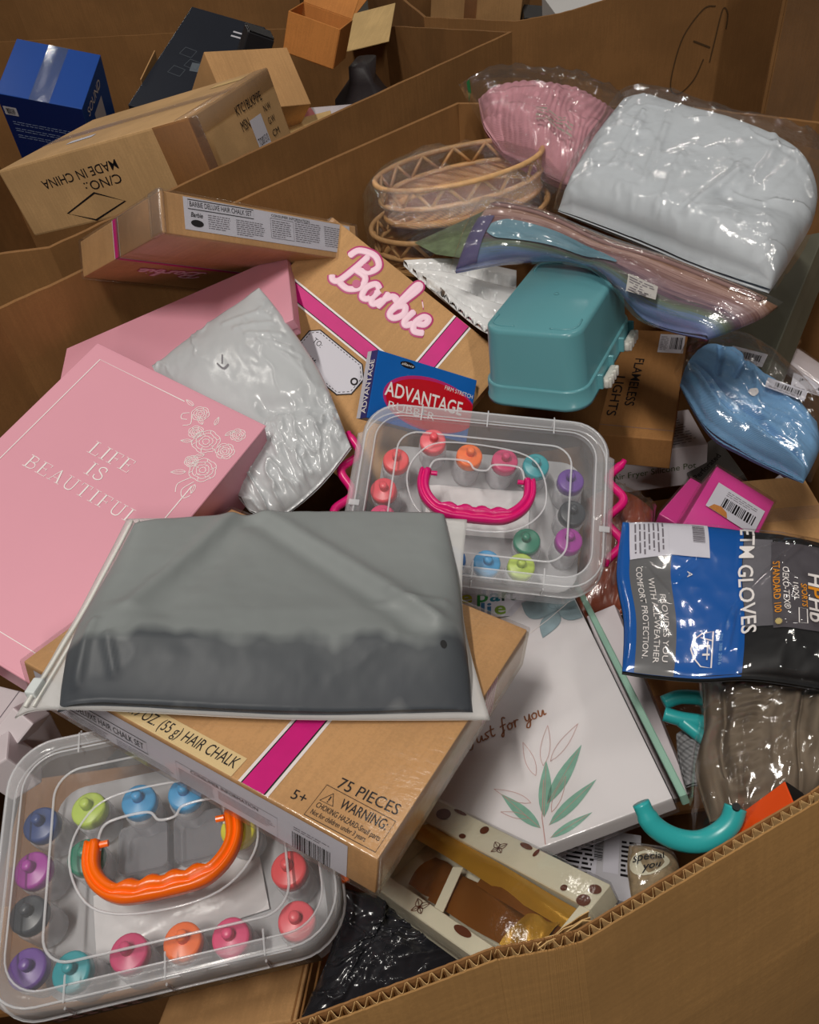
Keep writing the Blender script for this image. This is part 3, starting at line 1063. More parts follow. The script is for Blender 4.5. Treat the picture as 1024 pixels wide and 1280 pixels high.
printed(t, 'printed_frame', D, '-y', frame2d([(-0.009, -0.0215), (0.09, -0.0215), (0.09, 0.0045), (-0.009, 0.0045)], 0.0005), INK_SOFT, 0.001)
printed(t, 'printed_text', D, '-y', text2d('CONSUMER INFORMATION', 0.006, -0.0005, 0, 0.066, 0.0038), INK, 0.001)
printed(t, 'fine_print', D, '-y', join(print2d(-0.007, -0.0205, 0.036, 0.0185, 8, 0, 2), print2d(0.033, -0.0135, 0.055, 0.0105, 5, 0, 3), print2d(-0.075, -0.0225, 0.062, 0.0115, 5, 0, 4), print2d(-0.142, -0.0225, 0.06, 0.0115, 5, 0, 5), print2d(0.105, 0.002, 0.032, 0.005, 2, 0, 6)), INK_SOFT, 0.001)
printed(t, 'barcode', D, '-y', bars2d(0.1035, -0.0205, 0.035, 0.0195), INK, 0.001)
# printed ribbon and band on the right end of the box
printed(t, 'printed_ribbon', D, '+x', rect2d(0.045, -Z / 2, 0.024, Z), PINKPALE, 0.0006)
printed(t, 'printed_ribbon', D, '+x', join(*[rect2d(0.047 + 0.0042 * k, -Z / 2, 0.0026, Z) for k in range(5)]), MAGENTA_DEEP, 0.0008)
fw = boxg(0.004, Y * 0.99, Z * 1.0, 0.002, 2)
mesh('folded_film', *shift(fw, X / 2 + 0.001), TAPE, t, True, label='creased clear film over the end')

# --- same kraft hair-chalk box, face up in the middle ---------------------------
t, D = carton('B', 'cardboard_box', 'kraft hair chalk box lying face up with pink script logo and gift tag print', 'box', KRAFT, 0.002)
X, Y, Z = D
stripe(t, D, '+z', -X / 2 + 0.001, X / 2 - 0.001, 0.0125, 0.0315, True)
stripe(t, D, '+z', 0.0655, 0.0865, 0.0365, Y / 2 - 0.001, False)


def script(words, u, v, h, ang, shear, layers, parent, D, face):
    c, s = math.cos(ang), math.sin(ang)
    for k, (w, mat) in enumerate(layers):
        gs = []
        for q, st in enumerate(words):
            P = [((x + y * shear) * h, y * h) for x, y in st]
            path = [(p.x, p.y, 0) for p in smooth_path([(u + a * c - b * s, v + a * s + b * c, 0) for a, b in P], 6)]
            rr = [w / 2] * len(path)
            rr[0] = rr[-1] = w * 0.25
            tv, tf = tube(path, rr, 8, False, 0.0004 / (w / 2))
            iu, iv, iw, su, sv, sw = FACE[face]
            out = []
            for p in tv:
                z = [0, 0, 0]
                z[iu], z[iv] = p[0] * su, p[1] * sv
                z[iw] = sw * (D[iw] / 2 + 0.0004 + 0.0006 * k + 0.00004 * q + p[2])
                out.append(tuple(z))
            gs.append((out, tf))
        mesh('script_logo', *join(*gs), mat, parent)


LOGO = [
    [(0.30, 1.0), (0.24, 0.55), (0.14, 0.10), (0.0, 0.02), (-0.10, 0.12)],
    [(-0.08, 0.72), (0.02, 0.98), (0.40, 1.08), (0.66, 0.90), (0.55, 0.64), (0.26, 0.54), (0.58, 0.50), (0.66, 0.24), (0.44, 0.03), (0.14, 0.06)],
    [(1.06, 0.44), (0.90, 0.50), (0.78, 0.30), (0.84, 0.06), (1.0, 0.10), (1.08, 0.42), (1.06, 0.16), (1.18, 0.05), (1.30, 0.28)],
    [(1.30, 0.50), (1.32, 0.24), (1.30, 0.03)], [(1.32, 0.30), (1.42, 0.46), (1.54, 0.46), (1.52, 0.36)],
    [(1.62, 0.10), (1.72, 0.56), (1.80, 0.98), (1.70, 1.02), (1.66, 0.60), (1.64, 0.10), (1.80, 0.03), (1.92, 0.24), (1.82, 0.42), (1.66, 0.30)],
    [(2.08, 0.46), (2.05, 0.14), (2.14, 0.04), (2.26, 0.18)], [(2.12, 0.68), (2.14, 0.70)],
    [(2.30, 0.22), (2.48, 0.30), (2.48, 0.46), (2.34, 0.44), (2.28, 0.20), (2.40, 0.03), (2.62, 0.12)]]
script(LOGO, -0.100, 0.066, 0.056, 0.11, 0.12, [(0.0138, MAGENTA_DEEP), (0.0088, PINKPALE)], t, D, '+z')
printed(t, 'script_logo', D, '+z', join(poly2d(ring(-0.0745, 0.110, 0.006, 0.0045, 14)), poly2d(ring(-0.0705, 0.083, 0.006, 0.006, 14)), poly2d(ring(-0.0455, 0.086, 0.0022, 0.005, 12))), MAGENTA_DEEP, 0.0018)
TAG = [(-0.067, -0.0515), (0.0085, -0.0515), (0.0235, -0.038), (0.0235, -0.012), (0.0085, 0.0025), (-0.067, 0.0025), (-0.078, -0.008), (-0.078, -0.041)]
printed(t, 'printed_tag', D, '+z', poly2d(TAG), LABEL, 0.0012)
printed(t, 'printed_tag', D, '+z', frame2d(TAG, 0.0016), INK, 0.0014)
ins = [(-0.066 + 0.0, -0.0485), (0.007, -0.0485), (0.0205, -0.0365), (0.0205, -0.0135), (0.007, -0.0005), (-0.066, -0.0005), (-0.075, -0.009), (-0.075, -0.040)]
dash = []
for i in range(8):
    a, b = Vector(ins[i]), Vector(ins[(i + 1) % 8])
    n = max(1, int((b - a).length / 0.005))
    for k in range(n):
        dash.append(ribbon2d([a.lerp(b, (k + 0.2) / n), a.lerp(b, (k + 0.75) / n)], 0.0009))
printed(t, 'printed_tag', D, '+z', join(*dash), INK, 0.0014)
printed(t, 'printed_text', D, '+z', text2d('TO:', -0.065, -0.017, 0.03, 0.014, 0.0075), INK, 0.0014)
printed(t, 'printed_text', D, '+z', text2d('FROM:', -0.066, -0.041, 0.03, 0.024, 0.0075), INK, 0.0014)
printed(t, 'printed_ring', D, '+z', join(ribbon2d(ring(0.0155, -0.0225, 0.0042, 0.0042), 0.0024, True)), INK, 0.0016)
# bow half hidden on the crossing of the ribbons, and the creased film over its top corner
printed(t, 'printed_ring', D, '+z', ribbon2d(ring(0.052, 0.026, 0.011, 0.011), 0.005, True), INK_WHITE, 0.0012)
printed(t, 'printed_ring', D, '+z', poly2d(ring(0.052, 0.026, 0.0085, 0.0085)), MAGENTA_DEEP, 0.0014)
mesh('folded_film', *shift(boxg(0.012, Y * 0.16, Z * 1.06, 0.003, 2), -X / 2 + 0.004, Y / 2 - 0.022), TAPE, t, True, label='creased clear film over the corner')

# --- same kraft hair-chalk box leaning on the left rim --------------------------
t, D = carton('A', 'cardboard_box', 'kraft hair chalk box leaning over the left rim with its white side label up', 'box', KRAFT, 0.0015, WRAP)
X, Y, Z = D
printed(t, 'side_label', D, '-y', rect2d(-0.1175, -0.0165, 0.252, 0.0385), LABEL, 0.0006)
printed(t, 'printed_frame', D, '-y', frame2d([(-0.112, 0.0085), (-0.021, 0.0095), (-0.021, 0.0205), (-0.112, 0.0195)], 0.0009), INK, 0.001)
printed(t, 'printed_text', D, '-y', text2d('BARBIE DELUXE HAIR CHALK SET', -0.1095, 0.0115, 0.01, 0.086, 0.006), INK, 0.001)
printed(t, 'printed_oval', D, '-y', poly2d(ring(-0.101, -0.0078, 0.0085, 0.0042)), INK, 0.001)
printed(t, 'printed_text', D, '-y', text2d('Barbie', -0.109, -0.0005, 0, 0.016, 0.0055, 0.3, 0.01), INK, 0.001)
printed(t, 'fine_print', D, '-y', join(print2d(-0.086, -0.012, 0.032, 0.018, 7, 0, 12), print2d(-0.047, -0.014, 0.042, 0.02, 8, 0, 13), print2d(0.006, -0.009, 0.03, 0.022, 8, 0, 14), print2d(0.042, -0.011, 0.042, 0.028, 10, 0, 15), print2d(0.09, -0.011, 0.04, 0.028, 10, 0, 16)), INK_SOFT, 0.001)
printed(t, 'printed_frame', D, '-y', frame2d([(0.004, -0.0105), (0.0395, -0.0105), (0.0395, 0.0145), (0.004, 0.0145)], 0.0006), INK_SOFT, 0.001)
printed(t, 'printed_text', D, '-y', text2d('CONSUMER INFORMATION', 0.006, 0.0165, 0, 0.06, 0.0032), INK, 0.001)
stripe(t, D, '-x', -0.012, 0.001, -Z / 2, Z / 2, False)
stripe(t, D, '-z', -X / 2, X / 2, -0.0115, -0.0035, True)
script(LOGO, -0.012, -0.026, 0.034, 3.14 + 0.15, 0.12, [(0.0075, MAGENTA_DEEP), (0.004, PINKPALE)], t, D, '-z')
mesh('tape_strip', *shift(boxg(0.002, Y * 0.5, Z * 1.04, 0.0008, 1), -X / 2 - 0.0006, -Y * 0.24), TAPE, t, True)
mesh('folded_film', *shift(boxg(0.008, Y * 0.12, Z * 1.08, 0.003, 2), -X / 2 - 0.001, -Y / 2 + 0.01), TAPE, t, True, label='creased clear film over the corner')

# --- pink gift box ---------------------------------------------------------------
t, D = carton('F', 'gift_box', 'large pink gift box printed LIFE IS BEAUTIFUL with white roses', 'box', PINK, 0.002)
X, Y, Z = D
SERIF = {
    'L': (0.62, [([(0.16, 0), (0.16, 1)], 0.11), ([(0.0, 0.985), (0.32, 0.985)], 0.03), ([(0.0, 0.015), (0.6, 0.015)], 0.03), ([(0.57, 0.0), (0.6, 0.26)], 0.04)]),
    'I': (0.36, [([(0.17, 0), (0.17, 1)], 0.11), ([(0.0, 0.985), (0.34, 0.985)], 0.03), ([(0.0, 0.015), (0.34, 0.015)], 0.03)]),
    'F': (0.62, [([(0.16, 0), (0.16, 1)], 0.11), ([(0.0, 0.985), (0.58, 0.985)], 0.03), ([(0.0, 0.015), (0.34, 0.015)], 0.03), ([(0.16, 0.52), (0.44, 0.52)], 0.035), ([(0.44, 0.40), (0.44, 0.64)], 0.03), ([(0.56, 0.76), (0.58, 1.0)], 0.04)]),
    'E': (0.64, [([(0.16, 0), (0.16, 1)], 0.11), ([(0.0, 0.985), (0.58, 0.985)], 0.03), ([(0.0, 0.015), (0.62, 0.015)], 0.03), ([(0.16, 0.52), (0.44, 0.52)], 0.035), ([(0.44, 0.40), (0.44, 0.64)], 0.03), ([(0.56, 0.78), (0.58, 1.0)], 0.04), ([(0.60, 0.0), (0.62, 0.24)], 0.04)]),
    'S': (0.54, [([(0.44, 0.74), (0.42, 0.93), (0.25, 1.0), (0.08, 0.88), (0.09, 0.66), (0.28, 0.52), (0.45, 0.38), (0.46, 0.14), (0.27, 0.0), (0.07, 0.08), (0.04, 0.28)], 0.075)]),
    'B': (0.66, [([(0.16, 0), (0.16, 1)], 0.11), ([(0.0, 0.985), (0.3, 0.985), (0.5, 0.93), (0.53, 0.76), (0.46, 0.58), (0.28, 0.525), (0.16, 0.525)], 0.05), ([(0.28, 0.525), (0.52, 0.48), (0.61, 0.28), (0.52, 0.07), (0.3, 0.015), (0.0, 0.015)], 0.055)]),
    'A': (0.74, [([(0.12, 0), (0.37, 1.02)], 0.045), ([(0.37, 1.02), (0.63, 0)], 0.11), ([(0.19, 0.34), (0.53, 0.34)], 0.03), ([(0.0, 0.015), (0.25, 0.015)], 0.03), ([(0.49, 0.015), (0.77, 0.015)], 0.03)]),
    'U': (0.76, [([(0.16, 1), (0.16, 0.32), (0.24, 0.06), (0.40, 0.0), (0.54, 0.06), (0.61, 0.30), (0.61, 1)], 0.075), ([(0.0, 0.985), (0.32, 0.985)], 0.03), ([(0.48, 0.985), (0.74, 0.985)], 0.03)]),
    'T': (0.66, [([(0.31, 0), (0.31, 1)], 0.11), ([(0.02, 0.985), (0.6, 0.985)], 0.03), ([(0.02, 0.76), (0.04, 1.0)], 0.04), ([(0.58, 0.76), (0.6, 1.0)], 0.04), ([(0.15, 0.015), (0.47, 0.015)], 0.03)])}


def serif(word, u, v, L, h):
    gs, x = [], 0.0
    for ch in word:
        w, sts = SERIF[ch]
        for P, th in sts:
            q = [(p[0] + x, p[1]) for p in P]
            if len(q) > 2:
                q = [(a.x, a.y) for a in smooth_path([(a, b, 0) for a, b in q], 4)]
            gs.append((q, th))
        x += w + 0.13
    x -= 0.13
    k = L / x
    return join(*[ribbon2d([(u + a * k, v + b * h) for a, b in q], th * h) for q, th in gs])


printed(t, 'printed_text', D, '+z', serif('LIFE', -0.0265, 0.0495, 0.0545, 0.0165), INK_WHITE)
printed(t, 'printed_text', D, '+z', serif('IS', -0.0115, 0.0265, 0.022, 0.0165), INK_WHITE)
printed(t, 'printed_text', D, '+z', serif('BEAUTIFUL', -0.073, 0.0020, 0.145, 0.0155), INK_WHITE)
FRM = [(0.0215, 0.158), (-0.0985, 0.158), (-0.0985, -0.152), (0.0965, -0.152), (0.0965, 0.0705)]
printed(t, 'printed_frame', D, '+z', ribbon2d(FRM, 0.0012), INK_WHITE)


def rose2d(cx, cy, r, a0, w=0.0007):
    gs = []
    for k, (n, rr) in enumerate(((6, 1.0), (5, 0.74), (4, 0.48), (3, 0.24))):
        P = []
        for i in range(48):
            a = 2 * math.pi * i / 48
            q = rr * r * (0.86 + 0.14 * abs(math.cos(n * (a + a0 * (k + 1)) / 2)) ** 0.7)
            P.append((cx + q * math.cos(a), cy + q * math.sin(a)))
        gs.append(ribbon2d(P, w, True))
        for i in range(n):
            a = 2 * math.pi * (i + 0.3) / n + a0 * k
            gs.append(ribbon2d([(cx + rr * r * f * math.cos(a + 0.5 * f), cy + rr * r * f * math.sin(a + 0.5 * f)) for f in (0.72, 0.8, 0.9, 0.98)], w))
    return join(*gs)


def leaf2d(x, y, L, ang, wd=0.35, w=0.0006):
    c, s = math.cos(ang), math.sin(ang)
    P = [(t_, wd * L * math.sin(math.pi * t_ ** 0.8)) for t_ in np.linspace(0, 1, 9)]
    o = [(x + (a * L) * c - b * 0.5 * s, y + (a * L) * s + b * 0.5 * c) for a, b in P] + [(x + (a * L) * c + b * 0.5 * s, y + (a * L) * s - b * 0.5 * c) for a, b in P[::-1]]
    return o, ribbon2d(o, w, True), ribbon2d([(x, y), (x + L * 0.9 * c, y + L * 0.9 * s)], w)


gs = []
for cx, cy, r, a in ((0.075, 0.125, 0.0155, 0.3), (0.094, 0.093, 0.0150, 1.1), (0.047, 0.153, 0.0100, 0.7), (0.058, 0.130, 0.0085, 2.0), (0.100, 0.125, 0.0105, 1.7), (0.077, 0.096, 0.0075, 0.2), (0.0995, 0.150, 0.0085, 0.9)):
    gs.append(rose2d(cx, cy, r, a))
for x, y, L, a in ((0.058, 0.142, 0.014, 2.6), (0.062, 0.118, 0.013, 3.6), (0.084, 0.110, 0.012, 3.9), (0.080, 0.082, 0.016, 3.7), (0.088, 0.142, 0.012, 1.2), (0.098, 0.074, 0.012, -1.3), (0.034, 0.158, 0.013, 2.9), (0.070, 0.148, 0.012, 1.8)):
    _, a1, a2 = leaf2d(x, y, L, a)
    gs += [a1, a2]
for P in ([(0.036, 0.148), (0.030, 0.143), (0.033, 0.137), (0.039, 0.139)], [(0.095, 0.076), (0.090, 0.062), (0.097, 0.054), (0.102, 0.060)], [(0.090, 0.080), (0.082, 0.066), (0.086, 0.056)], [(0.040, 0.146), (0.046, 0.136), (0.040, 0.130)]):
    gs.append(ribbon2d([(q.x, q.y) for q in smooth_path([(a, b, 0) for a, b in P], 5)], 0.0008))
printed(t, 'printed_roses', D, '+z', join(*gs), INK_WHITE)
# lid seam on the sides
mesh('box_lid', *shift(boxg(X + 0.002, Y + 0.002, 0.002, 0.0008, 1), 0, 0, Z / 2 - 0.0012), PINK, t)

t, D = carton('G', 'gift_box', 'plain pink box lying behind the printed pink gift box, by the left side', 'box', PINK, 0.002)
mesh('box_lid', *shift(boxg(D[0] + 0.002, D[1] + 0.002, D[2] * 0.6, 0.001, 1), 0, 0, D[2] * 0.2 + 0.0006), PINK, t)

# --- small blue and red exercise-band box ------------------------------------------
BLUE_INK = plain('blue_print', rgb(20, 96, 178), 0.3, 0.5, 0.05, 20)
RED_INK = plain('red_print', rgb(196, 16, 32), 0.28, 0.5, 0.08, 20)
PURPLE_INK = plain('purple_print', rgb(62, 60, 120), 0.35, 0.5, 0.05, 20)
t, D = carton('I', 'cardboard_box', 'small blue box with a red oval printed ADVANTAGE, behind the pink-handled case', 'box', BLUE_INK, 0.001)
X, Y, Z = D
printed(t, 'printed_oval', D, '+z', poly2d([(min(max(x, -X / 2), X / 2), min(max(y, -Y / 2), Y / 2)) for x, y in ring(0.012, -0.006, 0.072, 0.034, 40)]), MAGENTA_DEEP, 0.0004)
printed(t, 'printed_oval', D, '+z', poly2d([(min(max(x, -X / 2), X / 2), min(max(y, -Y / 2), Y / 2)) for x, y in ring(0.014, -0.007, 0.070, 0.031, 40)]), RED_INK, 0.0007)
printed(t, 'printed_text', D, '+z', text2d('ADVANTAGE', -0.058, -0.009, 0.0, 0.118, 0.017, 0, 0.012), INK_WHITE, 0.001)
printed(t, 'printed_text', D, '+z', text2d('RUBBER', -0.05, -0.025, 0.0, 0.07, 0.010), INK_WHITE, 0.001)
printed(t, 'printed_oval', D, '+z', poly2d(ring(-0.032, 0.035, 0.011, 0.004)), INK, 0.0006)
printed(t, 'printed_text', D, '+z', text2d('alliance', -0.041, 0.0335, 0, 0.018, 0.0032, 0.3), INK_WHITE, 0.0008)
printed(t, 'printed_text', D, '+z', text2d('FIRM STRETCH', 0.028, 0.0185, -0.05, 0.045, 0.0052), INK_WHITE, 0.001)
printed(t, 'end_panel', D, '-x', rect2d(-Y / 2, -Z / 2, Y, Z), PURPLE_INK, 0.0003)
printed(t, 'printed_text', D, '-x', text2d('ADVANTAGE', 0.037, 0.0085, math.pi, 0.068, 0.012, 0, 0.01), INK_WHITE, 0.0006)
printed(t, 'end_panel', D, '-x', rect2d(-Y / 2, -Z / 2, Y, 0.010), LABEL, 0.0006)

# --- FLAMELESS LIGHTS box -----------------------------------------------------------
t, D = carton('K', 'cardboard_box', 'brown box printed FLAMELESS LIGHTS beside the turquoise bin', 'box', KRAFT_DARK, 0.0015)
X, Y, Z = D
printed(t, 'printed_text', D, '+z', text2d('FLAMELESS', -0.0205, 0.054, -math.pi / 2 - 0.02, 0.117, 0.0135, 0, 0.008), INK)
printed(t, 'printed_text', D, '+z', text2d('LIGHTS', -0.044, 0.006, -math.pi / 2 - 0.02, 0.095, 0.0135, 0, 0.008), INK)
printed(t, 'flap_seam', D, '+z', ribbon2d([(-X / 2, -Y / 2 + 0.022), (X / 2, -Y / 2 + 0.02)], 0.0008), INK_SOFT)
printed(t, 'sticker', D, '+z', rect2d(0.0105, 0.0735, 0.039, 0.0495), LABEL)
printed(t, 'fine_print', D, '+z', print2d(0.013, 0.079, 0.012, 0.039, 9, 0, 21), INK_SOFT, 0.0008)
printed(t, 'barcode', D, '+z', bars2d(0.028, 0.083, 0.018, 0.032, 0, 20, 5), INK, 0.0008)

# --- white air fryer pot box ------------------------------------------------------------
t, D = carton('L', 'cardboard_box', 'white air fryer silicone pot box under the brown printed box', 'box', LILAC, 0.0015)
GREEN_INK = plain('green_print', rgb(70, 92, 44), 0.4, 0.3, 0.05, 20)
printed(t, 'printed_text', D, '-y', text2d('Air Fryer Silicone Pot', -0.074, -0.0085, 0.03, 0.128, 0.0105), GREEN_INK)
printed(t, 'printed_oval', D, '-y', ribbon2d(ring(0.052, -0.021, 0.0065, 0.0065), 0.003, True), GREEN_INK)
printed(t, 'fine_print', D, '+z', print2d(0.0, -0.05, 0.06, 0.09, 12, 0.1, 31, 0.25), INK_SOFT)

t, D = carton('perf', 'cardboard_box', 'dark grey box with black lettering behind the hot pink box', 'box', plain('dark_grey_board', rgb(96, 92, 88), 0.5, 0.3), 0.0015)
printed(t, 'printed_text', D, '+z', text2d('Perforated', -0.026, -0.012, 0.35, 0.052, 0.011, 0, 0.01), INK)
t, D = carton('whitegreen', 'cardboard_box', 'white box with a green corner print under the folded blue garment', 'box', LILAC, 0.0015)
printed(t, 'printed_leaf', D, '+z', poly2d(ring(0.015, 0.01, 0.012, 0.006)), plain('lime_print', rgb(120, 150, 60), 0.4))
printed(t, 'printed_text', D, '-y', text2d('Paper', -0.025, -0.005, 0, 0.03, 0.008), GREEN_INK)

# --- hot pink boxes -----------------------------------------------------------------------
HOT = plain('hot_pink_board', rgb(226, 70, 158), 0.3, 0.5, 0.04, 10)
t, D = carton('N', 'cardboard_box', 'hot pink box with a white barcode sticker beside the blue glove pack', 'box', HOT, 0.0015, WRAP)
X, Y, Z = D
st = rect2d(-0.030, -0.012, 0.066, 0.046)
printed(t, 'sticker', D, '+z', st, LABEL, 0.003)
printed(t, 'barcode', D, '+z', bars2d(-0.014, 0.000, 0.044, 0.017, 0, 26, 8), INK, 0.0034)
printed(t, 'fine_print', D, '+z', print2d(-0.014, 0.020, 0.044, 0.010, 3, 0, 41), INK_SOFT, 0.0034)
printed(t, 'window', D, '+z', poly2d([(-0.026, -0.012), (0.0, -0.012), (-0.004, -0.004), (-0.013, 0.0), (-0.022, -0.003)]), KRAFT_OCHRE, 0.0036)
printed(t, 'lid_seam', D, '+y', ribbon2d([(-X / 2, 0.004), (X / 2, 0.004)], 0.0008), MAGENTA_DEEP)
t, D = carton('smallpink', 'cardboard_box', 'narrow hot pink carton left of the stickered hot pink box', 'box', HOT, 0.0015, WRAP)
t, D = carton('kraftR', 'cardboard_box', 'plain kraft carton at the right edge above the glove pack', 'box', KRAFT, 0.0015)
mesh('tape_strip', *shift(boxg(D[0] * 1.01, 0.03, 0.001, 0.0004, 1), 0, 0, D[2] / 2 + 0.0003), TAPE, t)

# --- white "Just for you" gift box -----------------------------------------------------------
PAPERWHITE = plain('glossy_white_board', rgb(228, 224, 226), 0.25, 0.5, 0.02, 5)
MINT = plain('mint_board', rgb(150, 190, 172), 0.35, 0.4, 0.04, 10)
COPPER = plain('copper_script', rgb(150, 92, 54), 0.35, 0.5, 0.1, 40)
LEAFG = plain('sage_leaf_print', rgb(130, 176, 158), 0.4, 0.3, 0.18, 60)
MIST = plain('blue_grey_wash', rgb(150, 172, 180), 0.4, 0.3, 0.22, 40)
t, D = carton('P', 'gift_box', 'flat white gift box printed Just for you with mint leaves', 'box', PAPERWHITE, 0.001, WRAP)
X, Y, Z = D
JFY = [[(0.1, 0.86), (0.42, 0.95)], [(0.30, 0.92), (0.26, 0.3), (0.12, -0.22), (-0.06, -0.14), (0.02, 0.02)],
       [(0.50, 0.42), (0.48, 0.10), (0.62, 0.03), (0.76, 0.36), (0.76, 0.04), (0.86, 0.04)],
       [(1.12, 0.44), (0.98, 0.40), (1.02, 0.24), (1.10, 0.10), (0.96, 0.02), (0.9, 0.08)],
       [(1.34, 0.74), (1.28, 0.2), (1.36, 0.02), (1.46, 0.08)], [(1.20, 0.46), (1.46, 0.48)],
       [(2.18, 0.86), (2.06, 0.94), (1.98, 0.6), (1.94, 0.0), (1.86, -0.26), (1.80, -0.12), (2.0, 0.1)], [(1.84, 0.42), (2.12, 0.46)],
       [(2.36, 0.40), (2.22, 0.30), (2.24, 0.06), (2.40, 0.06), (2.46, 0.30), (2.34, 0.42)], [(2.46, 0.36), (2.56, 0.36)],
       [(2.62, 0.44), (2.60, 0.02)], [(2.61, 0.22), (2.70, 0.42), (2.82, 0.40)],
       [(3.20, 0.44), (3.22, 0.14), (3.34, 0.10), (3.46, 0.44)], [(3.46, 0.44), (3.42, 0.0), (3.30, -0.34), (3.16, -0.30), (3.24, -0.08), (3.5, 0.06)],
       [(3.72, 0.40), (3.58, 0.30), (3.60, 0.06), (3.76, 0.06), (3.82, 0.30), (3.70, 0.42)],
       [(3.96, 0.44), (3.94, 0.10), (4.06, 0.03), (4.20, 0.36), (4.20, 0.04), (4.30, 0.06)]]
k = 0.088 / 4.35
printed(t, 'script_text', D, '+z', join(*[stroke2d([(-0.0415 + x * k, -0.0245 + y * 0.0215 + x * k * 0.03) for x, y in s_], 0.0017, 5) for s_ in JFY]), COPPER, 0.0007)
lf, ol = [], []
for x, y, L, a in ((0.006, -0.150, 0.060, 2.05), (0.012, -0.140, 0.064, 1.28), (0.018, -0.128, 0.072, 0.80), (0.014, -0.150, 0.062, 0.48), (0.012, -0.163, 0.044, 0.22)):
    o, e1, e2 = leaf2d(x, y, L, a, 0.20, 0.0005)
    lf.append(poly2d(o))
    ol += [e2]
for x, y, L, a in ((0.016, -0.092, 0.046, 1.62), (0.026, -0.084, 0.050, 1.22), (0.034, -0.082, 0.050, 0.70), (0.004, -0.120, 0.044, 2.35), (0.020, -0.138, 0.040, 0.95), (-0.002, -0.135, 0.03, 2.5)):
    o, e1, e2 = leaf2d(x, y, L, a, 0.20, 0.0005)
    ol += [e1]
ol.append(ribbon2d([(0.006, -0.168), (0.010, -0.140), (0.022, -0.100)], 0.0008))
printed(t, 'printed_leaves', D, '+z', join(*lf), LEAFG, 0.0006)
printed(t, 'printed_outline', D, '+z', join(*ol), plain('rose_line', rgb(196, 150, 146), 0.5), 0.0009)
# blue-grey flower wash in the far corner
for x, y, L, a, wd in ((0.100, 0.128, 0.05, 0.55, 0.9), (0.100, 0.128, 0.055, 2.3, 0.8), (0.100, 0.128, 0.05, -0.55, 0.7), (0.098, 0.128, 0.045, -2.2, 0.55), (0.1, 0.13, 0.03, 1.5, 0.6)):
    o, e1, e2 = leaf2d(x, y, L, a, wd, 0.0005)
    o = [(min(p[0], X / 2 - 0.001), min(p[1], Y / 2 - 0.001)) for p in o]
    printed(t, 'printed_flower', D, '+z', poly2d(o), MIST, 0.0006 + 0.00004 * abs(a))
    e1 = ([(min(p[0], X / 2 - 0.001), min(p[1], Y / 2 - 0.001)) for p in e1[0]], e1[1])
    printed(t, 'printed_outline', D, '+z', e1, plain('slate_line', rgb(120, 140, 150), 0.5), 0.0009)
printed(t, 'printed_stem', D, '+z', ribbon2d([(0.06, 0.108), (0.085, 0.118), (0.118, 0.135)], 0.0012), INK_WHITE, 0.0011)
printed(t, 'painted_gap_shade', D, '+x', rect2d(-Y / 2, -Z / 2, Y, Z), BLACK, 0.0008)  # side painted black for the shade in the gap before the mint tray
mesh('box_tray', *shift(boxg(0.007, Y * 1.0, 0.014, 0.001, 1), X / 2 + 0.0095, 0, 0.000), MINT, t, label='mint green side of the tray')
t, D = carton('slab', 'cardboard_box', 'narrow plain white box standing against the mint edge of the gift box', 'box', LILAC, 0.001)

# --- cream box with gold ribbon ---------------------------------------------------------------
GOLD = wrinkled('gold_satin', rgb(212, 160, 50), 0.28, 0.9, 60, 0.15, 0.1)
BRONZE = wrinkled('bronze_satin', rgb(150, 92, 26), 0.34, 0.7, 20, 0.2, 0.1)
for m_ in (GOLD, BRONZE):
    for n_ in m_.node_tree.nodes:
        if n_.type == 'BSDF_PRINCIPLED':
            n_.inputs['Metallic'].default_value = 0.55
COCOA = plain('cocoa_print', rgb(96, 48, 26), 0.4, 0.3, 0.1, 30)
t, D = carton('Q', 'gift_box', 'cream window box with bronze dots, butterflies and gold ribbon by the near rim', 'box', CREAM, 0.001, CLEAR_SOFT)
X, Y, Z = D
# (box Q continued: the lid is a frame of strips round a film window, ribbon lying inside)
bpy.data.objects.remove([o for o in t.children if o.name.startswith('body')][0])
for o in list(t.children):
    bpy.data.objects.remove(o)
zt = Z / 2
mesh('tray', *shift(boxg(0.215, 0.098, 0.012, 0.001, 1), -0.0325, -0.002, zt - 0.024), CREAM, t)
for (x0, x1, y0, y1) in ((-0.14, 0.075, 0.024, 0.049), (-0.14, 0.075, -0.052, -0.037), (-0.14, -0.124, -0.037, 0.024), (0.065, 0.075, -0.037, 0.024)):
    mesh('lid_strip', *shift(boxg(x1 - x0, y1 - y0, 0.018, 0.0008, 1), (x0 + x1) / 2, (y0 + y1) / 2, zt - 0.009), CREAM, t)
mesh('lid_strip', *xf(boxg(0.010, 0.044, 0.0015, 0.0004, 1), Matrix.Translation((-0.047, -0.018, zt - 0.002)) @ Matrix.Rotation(0.42, 4, 'Z')), CREAM, t)


def satin(name, x0, x1, yc, w, z, amp, mat, seed, ang=0.0, n=24):
    V, Fc = [], []
    for i in range(n + 1):
        u = i / n
        x = x0 + (x1 - x0) * u
        for j in range(7):
            q = j / 6 - 0.5
            zz = z + amp * math.cos(q * 3.0) + amp * 0.35 * math.sin(u * 9 + seed + q * 4)
            V.append((x, yc + ang * (u - 0.5) + q * w, zz))
    for i in range(n):
        for j in range(6):
            a = i * 7 + j
            Fc.append((a, a + 7, a + 8, a + 1))
    return mesh(name, V, Fc, mat, t, True)


